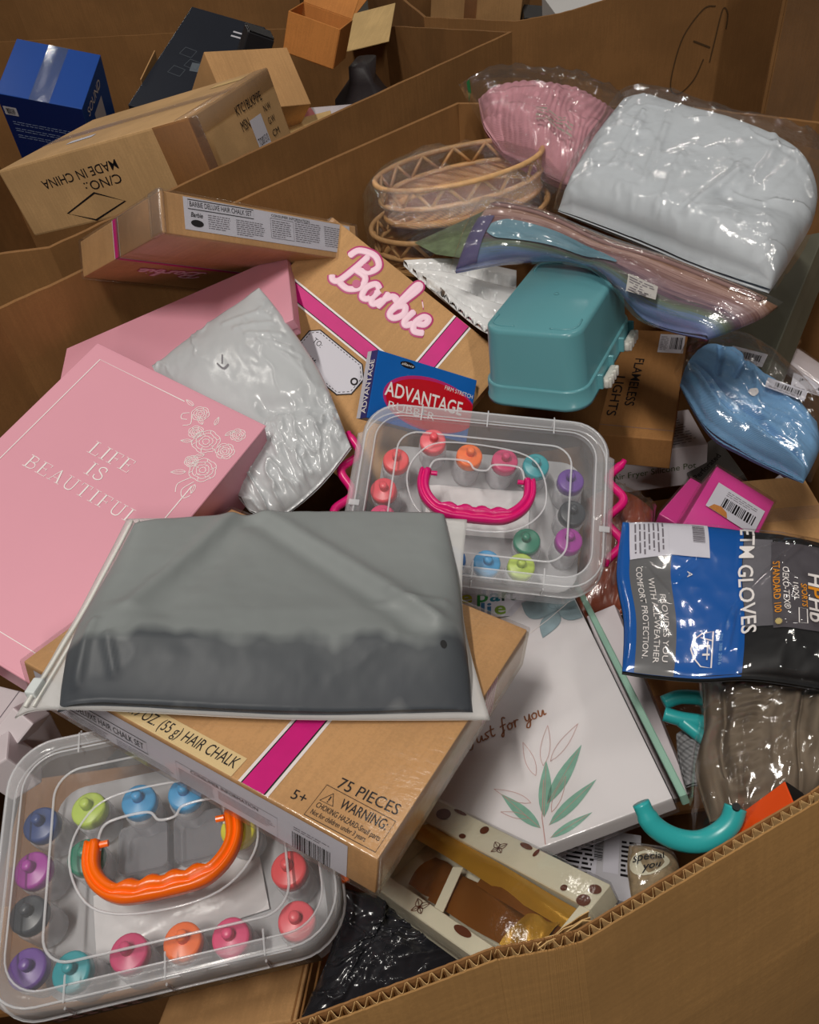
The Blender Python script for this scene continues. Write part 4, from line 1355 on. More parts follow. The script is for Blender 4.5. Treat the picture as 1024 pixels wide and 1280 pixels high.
satin('ribbon', -0.128, 0.068, 0.0135, 0.019, zt - 0.003, 0.003, GOLD, 1, -0.004)
satin('ribbon', -0.095, -0.058, -0.013, 0.034, zt - 0.010, 0.004, BRONZE, 2)
satin('ribbon', -0.062, 0.066, -0.014, 0.034, zt - 0.009, 0.004, BRONZE, 3, 0.004)
satin('ribbon', 0.030, 0.062, -0.012, 0.032, zt - 0.004, 0.004, GOLD, 4, 0.01)
satin('ribbon', -0.03, 0.066, 0.006, 0.018, zt - 0.005, 0.002, BRONZE, 5, -0.003)
dots = [ring(-0.061, 0.042, 0.0045, 0.0042), ring(0.001, 0.0445, 0.002, 0.004), ring(0.068, 0.0395, 0.0055, 0.004), ring(0.066, 0.0275, 0.006, 0.005), ring(-0.100, 0.047, 0.009, 0.0018), ring(-0.012, 0.046, 0.007, 0.0025), ring(-0.115, 0.038, 0.009, 0.006), ring(-0.112, -0.046, 0.007, 0.005), ring(-0.076, 0.0275, 0.004, 0.0025), ring(-0.002, -0.041, 0.010, 0.0035), ring(0.030, -0.046, 0.004, 0.003), ring(0.045, 0.029, 0.003, 0.0028)]
printed(t, 'printed_dots', D, '+z', join(*[poly2d(q) for q in dots]), COCOA, 0.0008)


def butterfly(cx, cy, r, a):
    gs = []
    for da, k in ((0.7, 1.0), (-0.7, 0.8), (2.4, 1.0), (-2.4, 0.8)):
        o, e1, e2 = leaf2d(cx, cy, r * k, a + da, 0.6, 0.0006)
        gs += [e1, e2]
    gs.append(ribbon2d([(cx - r * 0.3 * math.cos(a + 1.57), cy - r * 0.3 * math.sin(a + 1.57)), (cx + r * 0.5 * math.cos(a + 1.57), cy + r * 0.5 * math.sin(a + 1.57))], 0.0012))
    return join(*gs)


printed(t, 'printed_butterfly', D, '+z', butterfly(-0.034, 0.033, 0.0085, 0.3), COCOA, 0.0008)
printed(t, 'printed_butterfly', D, '+z', butterfly(-0.054, -0.0445, 0.0095, 0.2), COCOA, 0.0008)
mesh('shrink_wrap', *shift(boxg(0.218, 0.104, 0.022, 0.002, 1), -0.0325, -0.0015, zt - 0.0085), CLEAR_SOFT, t, True)

# --- other small cartons showing in the gaps ---------------------------------------------------
t, D = carton('rainbow', 'cardboard_box', 'black and white box with bright multicoloured lettering under the pink-handled case', 'box', plain('charcoal_board', rgb(70, 72, 70), 0.4, 0.4), 0.001)
X, Y, Z = D
printed(t, 'printed_panel', D, '+z', rect2d(-X / 2 + 0.002, -Y / 2, X - 0.004, Y - 0.003), LABEL, 0.0003)
for s_, u, v, w, col in (('le', -0.047, -0.010, 0.022, (176, 178, 40)), ('p', -0.019, -0.010, 0.014, (40, 130, 60)), ('a', -0.003, -0.010, 0.013, (40, 120, 140)), ('rt', 0.012, -0.010, 0.018, (40, 70, 60)), ('ea', -0.044, -0.031, 0.026, (60, 110, 80)), ('li', -0.014, -0.031, 0.013, (60, 110, 150)), ('e', 0.003, -0.031, 0.014, (120, 150, 60))):
    printed(t, 'printed_text', D, '+z', text2d(s_, u, v, 0, w, 0.019, 0, 0.02), plain('bright_letter', rgb(*col), 0.4), 0.0006)

t, D = carton('yellow', 'cardboard_box', 'pale yellow-green box beneath the wrapped wicker baskets', 'box', plain('pale_yellow_board', rgb(196, 190, 128), 0.5, 0.3), 0.0015)
mesh('box_lid', *shift(boxg(D[0] + 0.002, D[1] + 0.002, D[2] * 0.35, 0.001, 1), 0, 0, D[2] * 0.33), plain('pale_yellow_lid', rgb(206, 202, 146), 0.5, 0.3), t)
t, D = carton('dark', 'cardboard_box', 'dark olive-grey box leaning under the white pillow bag at right', 'box', plain('olive_grey_board', rgb(86, 86, 74), 0.45, 0.4), 0.002)
mesh('box_lid', *shift(boxg(D[0] + 0.002, D[1] + 0.002, D[2] * 0.5, 0.0015, 1), 0, 0, D[2] * 0.25 + 0.0008), plain('olive_grey_lid', rgb(90, 90, 78), 0.45, 0.4), t)
for key, lab_ in (('lilac1', 'pale lilac-grey carton at the left edge, upper left of its cluster'), ('lilac2', 'pale lilac-grey carton touching the zip corner of the grey bag'), ('lilac3', 'pale lilac-grey carton at the left edge, lowest of its cluster')):
    t, D = carton(key, 'cardboard_box', lab_, 'box', LILAC, 0.002, None, 'pale cartons at the left edge')
    printed(t, 'flap_seam', D, '+z', ribbon2d([(0, -D[1] / 2), (0, D[1] / 2)], 0.0008), INK_SOFT)
t, D = carton('orange', 'cardboard_box', 'bright orange carton poking up behind the torn near rim', 'box', plain('orange_board', rgb(244, 84, 20), 0.4, 0.4, 0.03), 0.001)
printed(t, 'end_panel', D, '+x', rect2d(-D[1] / 2, -D[2] / 2, D[1], D[2]), BLACK, 0.0004)
mesh('board_edge', *shift(boxg(0.0015, D[1], 0.004, 0.0004, 1), -D[0] / 2 - 0.0006, 0, D[2] / 2 - 0.002), LINER_EDGE, t)
t, D = carton('kraftE', 'cardboard_box', 'kraft carton under the orange-handled case at the bottom edge', 'box', KRAFT, 0.002)
for k in range(3):
    mesh('board_edge', *shift(boxg(0.0022, D[1], 0.0022, 0.0005, 1), D[0] / 2 - 0.004 + 0.006 * k, 0, D[2] / 2 - 0.0005 - 0.004 * k), KRAFT_DARK, t)
t, D = carton('greycard', 'shipping_pouch', 'grey card with printed instructions and a barcode behind the flat gift box', 'pouch', plain('grey_card', rgb(190, 188, 194), 0.4, 0.4), 0.001)
X, Y, Z = D
printed(t, 'side_label', D, '+z', rect2d(-X / 2 + 0.002, -Y / 2 + 0.012, 0.036, Y - 0.016), LABEL, 0.0004)
printed(t, 'fine_print', D, '+z', print2d(-0.03, -0.02, 0.026, 0.05, 9, 0, 51, 0.5), INK, 0.0007)
printed(t, 'barcode', D, '+z', bars2d(0.004, 0.0, 0.03, 0.008, 1.57), INK, 0.0007)
printed(t, 'side_label', D, '+z', rect2d(0.005, -0.012, 0.014, 0.048), LABEL, 0.0005)
printed(t, 'fine_print', D, '+z', print2d(0.021, -0.015, 0.014, 0.045, 8, 0, 52, 0.5), INK, 0.0007)
for key, lab_ in (('pale1', 'pale rounded carton beside the dark olive box at the right end'), ('pale2', 'white flat packet at the right edge, below the olive box')):
    t, D = carton(key, 'small_packet', lab_, 'packet', LILAC, 0.006, CLEAR)

# ================================================================== turquoise storage bin, upside down
TEAL = plain('turquoise_plastic', rgb(94, 152, 160), 0.28, 0.5, 0.03, 6)
LATCH = plain('latch_plastic', rgb(206, 204, 196), 0.4, 0.4)
dims, loc, rot = BOX['J']
t = thing('storage_bin', 'turquoise plastic storage bin lying upside down in the middle of the pile', 'bin', loc, rot)
w, d, h = dims
mesh('body', *loft([(w * 0.80, d * 0.86, 0.014, h / 2 - 0.002), (w * 0.84, d * 0.895, 0.018, h / 2 - 0.0005)][:0] + [(w * 0.86, d * 0.90, 0.016, h / 2), (w * 0.895, d * 0.93, 0.021, h / 2 - 0.0015), (w * 0.91, d * 0.942, 0.023, h / 2 - 0.006), (w * 0.955, d * 0.97, 0.025, -h / 2 + 0.027), (w * 0.962, d * 0.975, 0.025, -h / 2 + 0.025)], 8, True, False), TEAL, t, True)
mesh('rim', *loft([(w * 0.958, d * 0.972, 0.025, -h / 2 + 0.026), (w * 1.0, d * 1.0, 0.027, -h / 2 + 0.0255), (w * 1.008, d * 1.005, 0.028, -h / 2 + 0.024), (w * 1.008, d * 1.005, 0.028, -h / 2 + 0.006), (w * 1.03, d * 1.02, 0.03, -h / 2 + 0.005), (w * 1.03, d * 1.02, 0.03, -h / 2 + 0.0005), (w * 0.9, d * 0.93, 0.02, -h / 2)], 8, False, True), TEAL, t, True)
for sx in (1, -1):
    for sy in (1, -1):
        P = [(sx * (w * 0.40 - 0.030), sy * d * 0.415, h / 2 + 0.0002), (sx * (w * 0.40 - 0.012), sy * d * 0.415, h / 2 + 0.0002), (sx * w * 0.395, sy * (d * 0.415 - 0.008), h / 2 + 0.0002), (sx * w * 0.395, sy * (d * 0.415 - 0.026), h / 2 + 0.0002)]
        mesh('foot_ridge', *tube(smooth_path(P, 5), 0.0011, 6), TEAL, t, True)
mesh('mould_mark', *shift(lathe([(0.0015, 0.0), (0.003, 0.0006), (0.0028, 0.0009)], 14), 0, 0.0, h / 2 - 0.0001), TEAL, t, True)
for y in (-0.030, 0.062):
    lt = mesh('latch', *shift(boxg(0.009, 0.040, 0.012, 0.003, 2), w / 2 + 0.008, y, -h / 2 + 0.007), LATCH, t, True)
    for k in range(4):
        mesh('latch_ridge', *shift(boxg(0.005, 0.0055, 0.0135, 0.002, 2), w / 2 + 0.0125, y - 0.0145 + k * 0.0097, -h / 2 + 0.0075), LATCH, lt, True)
    for s_ in (-1, 1):
        mesh('latch_bracket', *shift(boxg(0.008, 0.004, 0.020, 0.001, 1), w / 2 + 0.003, y + s_ * 0.023, -h / 2 + 0.013), TEAL, t)

# ================================================================== two clear craft cases with chalk pots
CASE = milky('clear_case_plastic', (0.80, 0.81, 0.84, 1), 0.13, 0.12, edge=0.42)
CASE_EDGE = milky('clear_case_rim', (0.84, 0.85, 0.88, 1), 0.42, 0.12, edge=0.4)
CASE_LID = milky('clear_case_lid', (0.80, 0.81, 0.84, 1), 0.07, 0.10, edge=0.2)
CASE_RIM = milky('clear_case_skirt', (0.82, 0.83, 0.86, 1), 0.24, 0.14, edge=0.35)
INSERT = milky('insert_tray', (0.52, 0.52, 0.54, 1), 0.72, 0.3, edge=0.2)
POT = milky('chalk_pot_plastic', (0.75, 0.76, 0.80, 1), 0.25, 0.2, edge=0.4)
SACHET = milky('white_sachet', (0.86, 0.84, 0.85, 1), 0.8, 0.3, edge=0.15, bstr=0.6)
CAPS = {}


def capmat(n, c):
    if n not in CAPS:
        CAPS[n] = plain('cap_' + n.replace(' ', '_'), rgb(*c), 0.35, 0.45, 0.03, 20)
    return CAPS[n]


def bead(w, d, r, z, t_=0.0016, n=8, cx=0, cy=0):
    P = [(x + cx, y + cy, z) for x, y in rrect(w, d, r, n)]
    return tube(P, t_, 6, True)


def craft_case(key, label, HMAT, clipL=True, clipR=True, hx=0.0, hy=0.0, hl=0.0, depth=0.095):
    dims, loc, rot = BOX[key]
    w, d, h = dims
    zt = h / 2
    t = thing('craft_case', label, 'case', loc, rot, 'clear craft cases with chalk pots')
    # body: tapering tub
    mesh('body', *loft([(w - 0.008, d - 0.008, 0.034, zt - 0.024), (w - 0.010, d - 0.010, 0.034, zt - 0.030), (w - 0.020, d - 0.020, 0.030, zt - depth + 0.008), (w - 0.032, d - 0.032, 0.024, zt - depth)], 8, False, True), CASE, t, True)
    # lid: skirt, rounded shoulder, channel, raised field
    mesh('lid', *loft([(w + 0.001, d + 0.001, 0.042, zt - 0.026), (w, d, 0.042, zt - 0.006), (w - 0.004, d - 0.004, 0.041, zt - 0.0015), (w - 0.010, d - 0.010, 0.039, zt), (w - 0.026, d - 0.026, 0.034, zt - 0.0005), (w - 0.031, d - 0.031, 0.032, zt - 0.004), (w - 0.034, d - 0.034, 0.031, zt - 0.010)], 8), CASE_RIM, t, True)
    mesh('lid_panel', *loft([(w - 0.034, d - 0.034, 0.031, zt - 0.010), (w - 0.060, d - 0.060, 0.026, zt - 0.0105)], 8, False, True), CASE_LID, t, True)
    lw, ld = w - 0.085, d - 0.066
    mesh('lid_bead', *bead(w + 0.0005, d + 0.0005, 0.042, zt - 0.026, 0.0011), CASE_EDGE, t, True)
    mesh('lid_bead', *bead(w - 0.008, d - 0.008, 0.040, zt - 0.0005, 0.0010), CASE_EDGE, t, True)
    mesh('lid_bead', *bead(w - 0.031, d - 0.031, 0.032, zt - 0.004, 0.0009), CASE_EDGE, t, True)
    mesh('lid_bead', *bead(lw, ld, 0.024, zt - 0.009, 0.0012), CASE_EDGE, t, True)
    # kidney shaped handle recess with its own outline
    oc = [(hx - 0.072, hy + 0.030), (hx - 0.080, hy - 0.004), (hx - 0.060, hy - 0.042), (hx - 0.015, hy - 0.056), (hx + 0.045, hy - 0.052), (hx + 0.078, hy - 0.022), (hx + 0.074, hy + 0.022), (hx + 0.045, hy + 0.046), (hx - 0.04, hy + 0.050)]
    oc = [(x * 1.0, y) for x, y in oc]
    mesh('lid_bead', *tube([(p.x, p.y, zt - 0.008) for p in smooth_path([(x, y, 0) for x, y in oc], 6, True)], 0.0011, 6, True), CASE_EDGE, t, True)
    ic = [(hx - 0.054, hy + 0.002), (hx - 0.055, hy + 0.016), (hx - 0.046, hy + 0.026), (hx - 0.014, hy + 0.027), (hx - 0.004, hy + 0.018), (hx + 0.010, hy + 0.018), (hx + 0.018, hy + 0.026), (hx + 0.046, hy + 0.026), (hx + 0.053, hy + 0.014), (hx + 0.052, hy + 0.002)]
    mesh('lid_bead', *tube([(p.x, p.y, zt - 0.006) for p in smooth_path([(x, y, 0) for x, y in ic], 6)], 0.0013, 6), CASE_EDGE, t, True)
    for x in (-w * 0.27, 0.0, w * 0.27):
        for s_ in (1, -1):
            mesh('lid_rib', *shift(boxg(0.0016, 0.0025, 0.022, 0.0006, 1), x, s_ * (d / 2 + 0.0008), zt - 0.014), CASE_EDGE, t)
            mesh('lid_rib', *shift(boxg(0.0016, 0.020, 0.0016, 0.0006, 1), x, s_ * (d / 2 - 0.012), zt + 0.0004), CASE_EDGE, t)
    # handle: U with finger waves, pivots at both ends
    HW, ro, ri = 0.0665, 0.0, 0.0
    out_, inn = [], []
    out_ = [(-HW, 0.010), (-HW - 0.001, -0.010), (-HW + 0.008, -0.030), (-HW + 0.026, -0.044), (-0.02, -0.048), (0.02, -0.048), (HW - 0.026, -0.044), (HW - 0.008, -0.030), (HW + 0.001, -0.010), (HW, 0.010)]
    inn = [(-HW + 0.0135, 0.010), (-HW + 0.0125, -0.008), (-HW + 0.018, -0.020)]
    for k in range(13):
        a = k / 12
        x = -HW + 0.030 + a * (2 * HW - 0.060)
        inn.append((x, -0.0295 - 0.0022 * math.cos(a * 4 * 2 * math.pi) + 0.0015 * (abs(a - 0.5) * 2) ** 3))
    inn += [(HW - 0.018, -0.020), (HW - 0.0125, -0.008), (HW - 0.0135, 0.010)]
    so = [(p.x, p.y) for p in smooth_path([(a, b, 0) for a, b in out_], 4)]
    si = [(p.x, p.y) for p in smooth_path([(a, b, 0) for a, b in inn], 3)]
    bm = bmesh.new()
    n = 48

    def rs(P):
        P = np.array(P)
        s_ = np.concatenate([[0], np.cumsum(np.hypot(*np.diff(P, axis=0).T))])
        q = np.linspace(0, s_[-1], n)
        return np.stack([np.interp(q, s_, P[:, k]) for k in (0, 1)], 1)
    so, si = rs(so), rs(si)
    prof = ((0.0, 0.0), (0.0, 0.6), (0.12, 0.95), (0.28, 1.0), (0.34, 0.72), (0.46, 0.72), (0.52, 1.0), (0.85, 1.0), (1.0, 0.6), (1.0, 0.0))
    V, Fc = [], []
    m = len(prof)
    for i in range(n):
        for f_, z_ in prof:
            p = so[i] * (1 - f_) + si[i] * f_
            V.append((p[0] + hx, p[1] + hy, zt - 0.009 + 0.012 * z_))
    for i in range(n - 1):
        for k in range(m):
            j = (k + 1) % m
            Fc.append((i * m + k, (i + 1) * m + k, (i + 1) * m + j, i * m + j))
    Fc += [tuple(range(m)), tuple((n - 1) * m + k for k in range(m))[::-1]]
    hd = mesh('handle', V, Fc, HMAT, t, True)
    for s_ in (-1, 1):
        mesh('pivot', *xf(lathe([(0.0028, 0), (0.0028, 0.007)], 12), Matrix.Translation((hx + s_ * (HW - 0.0135), hy + 0.006, zt - 0.003)) @ Matrix.Rotation(-s_ * math.pi / 2, 4, 'Y')), HMAT, hd)
    # side clips: clear flap with a wavy coloured strip along its outer edge
    for s_, on in ((-1, clipL), (1, clipR)):
        if not on:
            continue
        fl_ = [(w / 2 - 0.002, 0.055, zt - 0.004), (w / 2 + 0.007, 0.055, zt - 0.018)]
        V = []
        for y in np.linspace(-0.062, 0.062, 15):
            for x_, z_ in ((0.0, -0.003), (0.006, -0.008), (0.009, -0.026), (0.0075, -0.026), (0.0045, -0.009), (-0.001, -0.005)):
                V.append((s_ * (w / 2 + x_), y, zt + z_))
        Fc = []
        for i in range(14):
            for k in range(6):
                j = (k + 1) % 6
                q = (i * 6 + k, i * 6 + j, (i + 1) * 6 + j, (i + 1) * 6 + k)
                Fc.append(q)
        Fc += [tuple(range(6))[::-1], tuple(14 * 6 + k for k in range(6))]
        cl = mesh('side_clip', V, Fc, CASE, t)
        pth = []
        for k in range(41):
            a = k / 40
            pth.append((s_ * (w / 2 + 0.011 + 0.0085 * math.cos(a * 2.5 * 2 * math.pi + 0.3)), 0.066 - 0.132 * a, zt - 0.018 + 0.002 * math.cos(a * 2.5 * 2 * math.pi)))
        mesh('clip_edge', *tube(pth, [0.0052 if 1 < k < 39 else 0.0036 for k in range(41)], 8, False, 1.0), HMAT, cl, True, label='wavy coloured grip of the clip')
        mesh('clip_tab', *shift(boxg(0.012, 0.007, 0.0015, 0.0005, 1), s_ * (w / 2 - 0.004), -0.03, zt + 0.0008), CASE_EDGE, cl)
    # moulded insert that carries the pots
    mesh('insert', *loft([(w - 0.040, d - 0.040, 0.026, zt - 0.0745), (w - 0.044, d - 0.044, 0.024, zt - 0.074)], 6, True, True), INSERT, t)
    return t, Matrix.LocRotScale(Vector(loc), Euler(rot), None), zt


CAPG = lathe([(0.0150, 0.0), (0.0155, 0.001), (0.0155, 0.010), (0.0148, 0.0118), (0.013, 0.0125), (0.0055, 0.0127), (0.0052, 0.0128)], 24)
NUBG = lathe([(0.0050, 0.0), (0.0047, 0.0085), (0.0040, 0.0100), (0.0020, 0.0106)], 14)
POTG = lathe([(0.0150, 0.0), (0.0165, 0.002), (0.0168, 0.032), (0.0160, 0.036), (0.0120, 0.037)], 20)
pot_proto = {}


def chalk_pot(M, x, y, ztop, cname, ccol, label, tilt):
    mat = capmat(cname, ccol)
    R = M @ Matrix.Translation((x, y, ztop - 0.048)) @ Euler(tilt).to_matrix().to_4x4()
    r = thing('chalk_pot', label, 'pot', R.to_translation(), R.to_euler(), 'chalk pots in the clear cases')
    if 'pot' not in pot_proto:
        pot_proto['pot'] = mesh('pot', *POTG, POT, None, True)
        pot_proto['cap'] = mesh('cap', *shift(CAPG, 0, 0, 0.0362), mat, None, True)
        pot_proto['nub'] = mesh('nozzle', *shift(NUBG, 0.0, 0.002, 0.0486), mat, None, True)
        objs = [pot_proto['pot'], pot_proto['cap'], pot_proto['nub']]
    else:
        objs = []
        for k in ('pot', 'cap', 'nub'):
            c = pot_proto[k].copy()
            if k != 'pot':
                c.data = pot_proto[k].data.copy()
                c.data.materials[0] = mat
            C.objects.link(c)
            objs.append(c)
    objs[0].parent = r
    objs[1].parent = r
    objs[2].parent = objs[1]


HANDLE_PINK = plain('magenta_plastic', rgb(214, 20, 112), 0.3, 0.5, 0.03)
HANDLE_ORANGE = plain('orange_plastic', rgb(255, 108, 8), 0.3, 0.5, 0.03)
td, MD, ztd = craft_case('D', 'clear plastic craft case with a magenta handle and wavy magenta side clips, in the middle', HANDLE_PINK, hx=-0.005, hy=0.012)
te, ME, zte = craft_case('E', 'clear plastic craft case with a bright orange handle at the bottom left', HANDLE_ORANGE, clipL=False, hx=-0.002, hy=-0.002)

POTS_D = [(-0.103, 0.038, 'coral red', (232, 74, 78), 'coral red capped chalk pot under the magenta handle case lid, upper of the left pair'),
          (-0.062, 0.067, 'rose red', (238, 92, 104), 'rose capped chalk pot standing high in the far row of the magenta handle case'),
          (-0.020, 0.053, 'orange', (250, 118, 48), 'orange capped chalk pot in the far row of the magenta handle case'),
          (0.022, 0.052, 'magenta', (206, 60, 112), 'magenta capped chalk pot in the far row of the magenta handle case'),
          (0.062, 0.054, 'teal', (24, 150, 160), 'teal capped chalk pot in the far row of the magenta handle case'),
          (0.104, 0.034, 'purple', (104, 62, 150), 'purple capped chalk pot in the right row of the magenta handle case'),
          (0.106, -0.004, 'black', (52, 56, 62), 'black capped chalk pot in the right row of the magenta handle case'),
          (0.104, -0.041, 'violet', (156, 44, 148), 'violet capped chalk pot in the right row of the magenta handle case'),
          (0.062, -0.044, 'dark green', (26, 118, 92), 'dark green capped chalk pot by the near right corner of the magenta handle case'),
          (0.053, -0.076, 'lime', (180, 204, 84), 'lime capped chalk pot in the near row of the magenta handle case'),
          (0.013, -0.074, 'sky blue', (60, 150, 204), 'sky blue capped chalk pot in the near row of the magenta handle case'),
          (-0.024, -0.074, 'blue', (40, 110, 180), 'blue capped chalk pot half behind the grey bag in the magenta handle case'),
          (-0.108, 0.001, 'scarlet', (226, 70, 84), 'scarlet capped chalk pot in the magenta handle case, lower of the left pair'),
          (-0.112, -0.036, 'pink', (226, 70, 122), 'pink capped chalk pot just above the grey bag in the magenta handle case')]
POTS_E = [(-0.115, 0.044, 'navy', (40, 64, 120), 'navy capped chalk pot at the far left corner of the orange handle case'),
          (-0.073, 0.047, 'lime', (180, 204, 60), 'lime capped chalk pot in the far row of the orange handle case'),
          (-0.032, 0.045, 'sky blue', (34, 136, 206), 'bright blue capped chalk pot next to the lime one in the orange handle case'),
          (0.009, 0.044, 'sky blue', (34, 136, 206), 'bright blue capped chalk pot half under the kraft box in the orange handle case'),
          (0.060, 0.002, 'yellow', (222, 214, 30), 'yellow capped chalk pot under the right arm of the orange handle'),
          (-0.078, 0.008, 'dark green', (20, 110, 90), 'dark green capped chalk pot under the left arm of the orange handle'),
          (-0.119, 0.006, 'violet', (160, 60, 150), 'violet capped chalk pot in the left row of the orange handle case'),
          (-0.119, -0.033, 'black', (50, 54, 60), 'black capped chalk pot in the left row of the orange handle case'),
          (-0.119, -0.071, 'purple', (112, 78, 160), 'purple capped chalk pot at the near left corner of the orange handle case'),
          (-0.080, -0.083, 'teal', (20, 140, 156), 'teal capped chalk pot in the near row of the orange handle case'),
          (-0.037, -0.083, 'magenta', (206, 56, 112), 'magenta capped chalk pot in the near row of the orange handle case'),
          (0.005, -0.084, 'orange', (250, 112, 50), 'orange capped chalk pot in the near row of the orange handle case'),
          (0.047, -0.085, 'pink', (238, 84, 112), 'pink capped chalk pot in the near row of the orange handle case'),
          (0.099, -0.083, 'rose red', (230, 60, 86), 'rose red capped chalk pot at the near right corner of the orange handle case'),
          (0.102, -0.045, 'coral red', (232, 56, 84), 'coral red capped chalk pot in the right row of the orange handle case')]
rn = random.Random(3)
for (M, zt_, L) in ((MD, ztd, POTS_D), (ME, zte, POTS_E)):
    for x, y, cn, cc, lab_ in L:
        hi = 0.008 if 'standing high' in lab_ else 0.0
        chalk_pot(M, x, y, zt_ - 0.034 + 0.011 + hi, cn, cc, lab_, (rn.uniform(-0.08, 0.08), rn.uniform(-0.08, 0.08), rn.uniform(-0.6, 0.6)))


def sachet(M, x, y, z, w, d, ang, label):
    R = M @ Matrix.Translation((x, y, z)) @ Matrix.Rotation(ang, 4, 'Z')
    nu, nv = 26, 16
    V, Fc = [], []
    U, W_ = np.meshgrid(np.linspace(0, 1, nu), np.linspace(0, 1, nv))
    H = 0.012 * puff(U, W_, 2.2, 0.7) + 0.004 * fbm(U, W_, 4, 3, 11) + 0.002 * crease(U, W_, 12, 5, 4)
    for j in range(nv):
        for i in range(nu):
            V.append(((U[j, i] - 0.5) * w, (W_[j, i] - 0.5) * d, H[j, i]))
    for j in range(nv - 1):
        for i in range(nu - 1):
            a = j * nu + i
            Fc.append((a, a + 1, a + nu + 1, a + nu))
    k = len(V)
    V += [(x_, y_, -0.001) for x_, y_, _ in V]
    Fc += [tuple(i + k for i in q)[::-1] for q in Fc]
    o = mesh('sachet', V, Fc, SACHET, None, True)
    o.matrix_world = R
    single(o, label, 'packet')


sachet(MD, 0.000, 0.004, ztd - 0.069, 0.125, 0.062, 0.03, 'white paper sachet in the middle of the magenta handle case')
sachet(ME, -0.005, -0.036, zte - 0.069, 0.150, 0.060, 0.10, 'white paper sachet under the orange handle in the bottom left case')
# smoky accessory tubs behind the orange handle
TUB = milky('smoky_tub', (0.30, 0.30, 0.33, 1), 0.45, 0.12, edge=0.4)
for x, lab_ in ((-0.032, 'small smoky clear tub behind the orange handle, left of two'), (0.018, 'small smoky clear tub behind the orange handle, right of two')):
    o = mesh('accessory_tub', *loft([(0.042, 0.040, 0.006, 0.0), (0.044, 0.042, 0.006, 0.022), (0.046, 0.044, 0.007, 0.023), (0.044, 0.042, 0.006, 0.026)], 4, True, True), TUB)
    o.matrix_world = ME @ Matrix.Translation((x, 0.012, zte - 0.0735))
    single(o, lab_, 'tub')
# printed sticker round the front and side of the orange case
dims, loc, rot = BOX['E']
w, d, h = dims
ST = plain('case_sticker', rgb(120, 104, 86), 0.4, 0.4, 0.3, 40)
V, Fc = [], []
for i in range(25):
    x = -w / 2 + 0.03 + (w - 0.06) * i / 24
    V += [(x, -d / 2 + 0.0040, zte - 0.034), (x, -d / 2 + 0.0090, zte - 0.085)]
for i in range(24):
    Fc.append((2 * i, 2 * i + 1, 2 * i + 3, 2 * i + 2))
stk = mesh('sticker', V, Fc, ST, te, label='printed picture sticker on the side of the case')
g = join(print2d(-0.02, -0.028, 0.03, 0.03, 4, 0, 61, 0.5), print2d(0.03, -0.028, 0.03, 0.03, 4, 0, 62, 0.5), bars2d(0.085, -0.026, 0.02, 0.02))
mesh('fine_print', [(x, -d / 2 + 0.0030 + 0.006 * (-(z + 0.034 - 0.03) / 0.051), zte - 0.040 + z) for x, z in g[0]], g[1], WHITE, te)
g = join(*[poly2d(ring(-0.10 + 0.012 * k, -0.010 - 0.012 * r, 0.0045, 0.0045, 10)) for k in range(6) for r in range(2)])
mesh('printed_dots', [(x, -d / 2 + 0.0030 + 0.006 * (-(z + 0.004) / 0.051), zte - 0.040 + z) for x, z in g[0]], g[1], PINKPALE, te)

# ================================================================== soft goods
def jag(U, V, seed, f=9):
    return crease(U, V, seed, f, f)


# --- grey garment in a frosted zip bag -----------------------------------------
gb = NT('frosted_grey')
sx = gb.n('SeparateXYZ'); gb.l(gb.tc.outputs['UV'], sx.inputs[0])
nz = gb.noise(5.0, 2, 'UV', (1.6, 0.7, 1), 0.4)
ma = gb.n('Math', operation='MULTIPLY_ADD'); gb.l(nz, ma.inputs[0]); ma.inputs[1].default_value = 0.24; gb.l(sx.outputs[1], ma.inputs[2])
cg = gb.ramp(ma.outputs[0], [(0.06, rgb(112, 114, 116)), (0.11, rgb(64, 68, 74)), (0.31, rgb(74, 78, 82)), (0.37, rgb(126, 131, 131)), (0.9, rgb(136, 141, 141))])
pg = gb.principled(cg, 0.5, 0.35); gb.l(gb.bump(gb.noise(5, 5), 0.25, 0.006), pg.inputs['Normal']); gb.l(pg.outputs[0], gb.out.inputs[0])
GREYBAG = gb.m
FROST = milky('frosted_film', (0.72, 0.71, 0.70, 1), 0.50, 0.35, edge=0.3, bstr=0.3)
t = thing('zip_bag', 'frosted zip bag with folded grey garment, lying on the kraft box and pink box', 'bag', SOFT['grey_body'][0][0], (0, 0, 0))


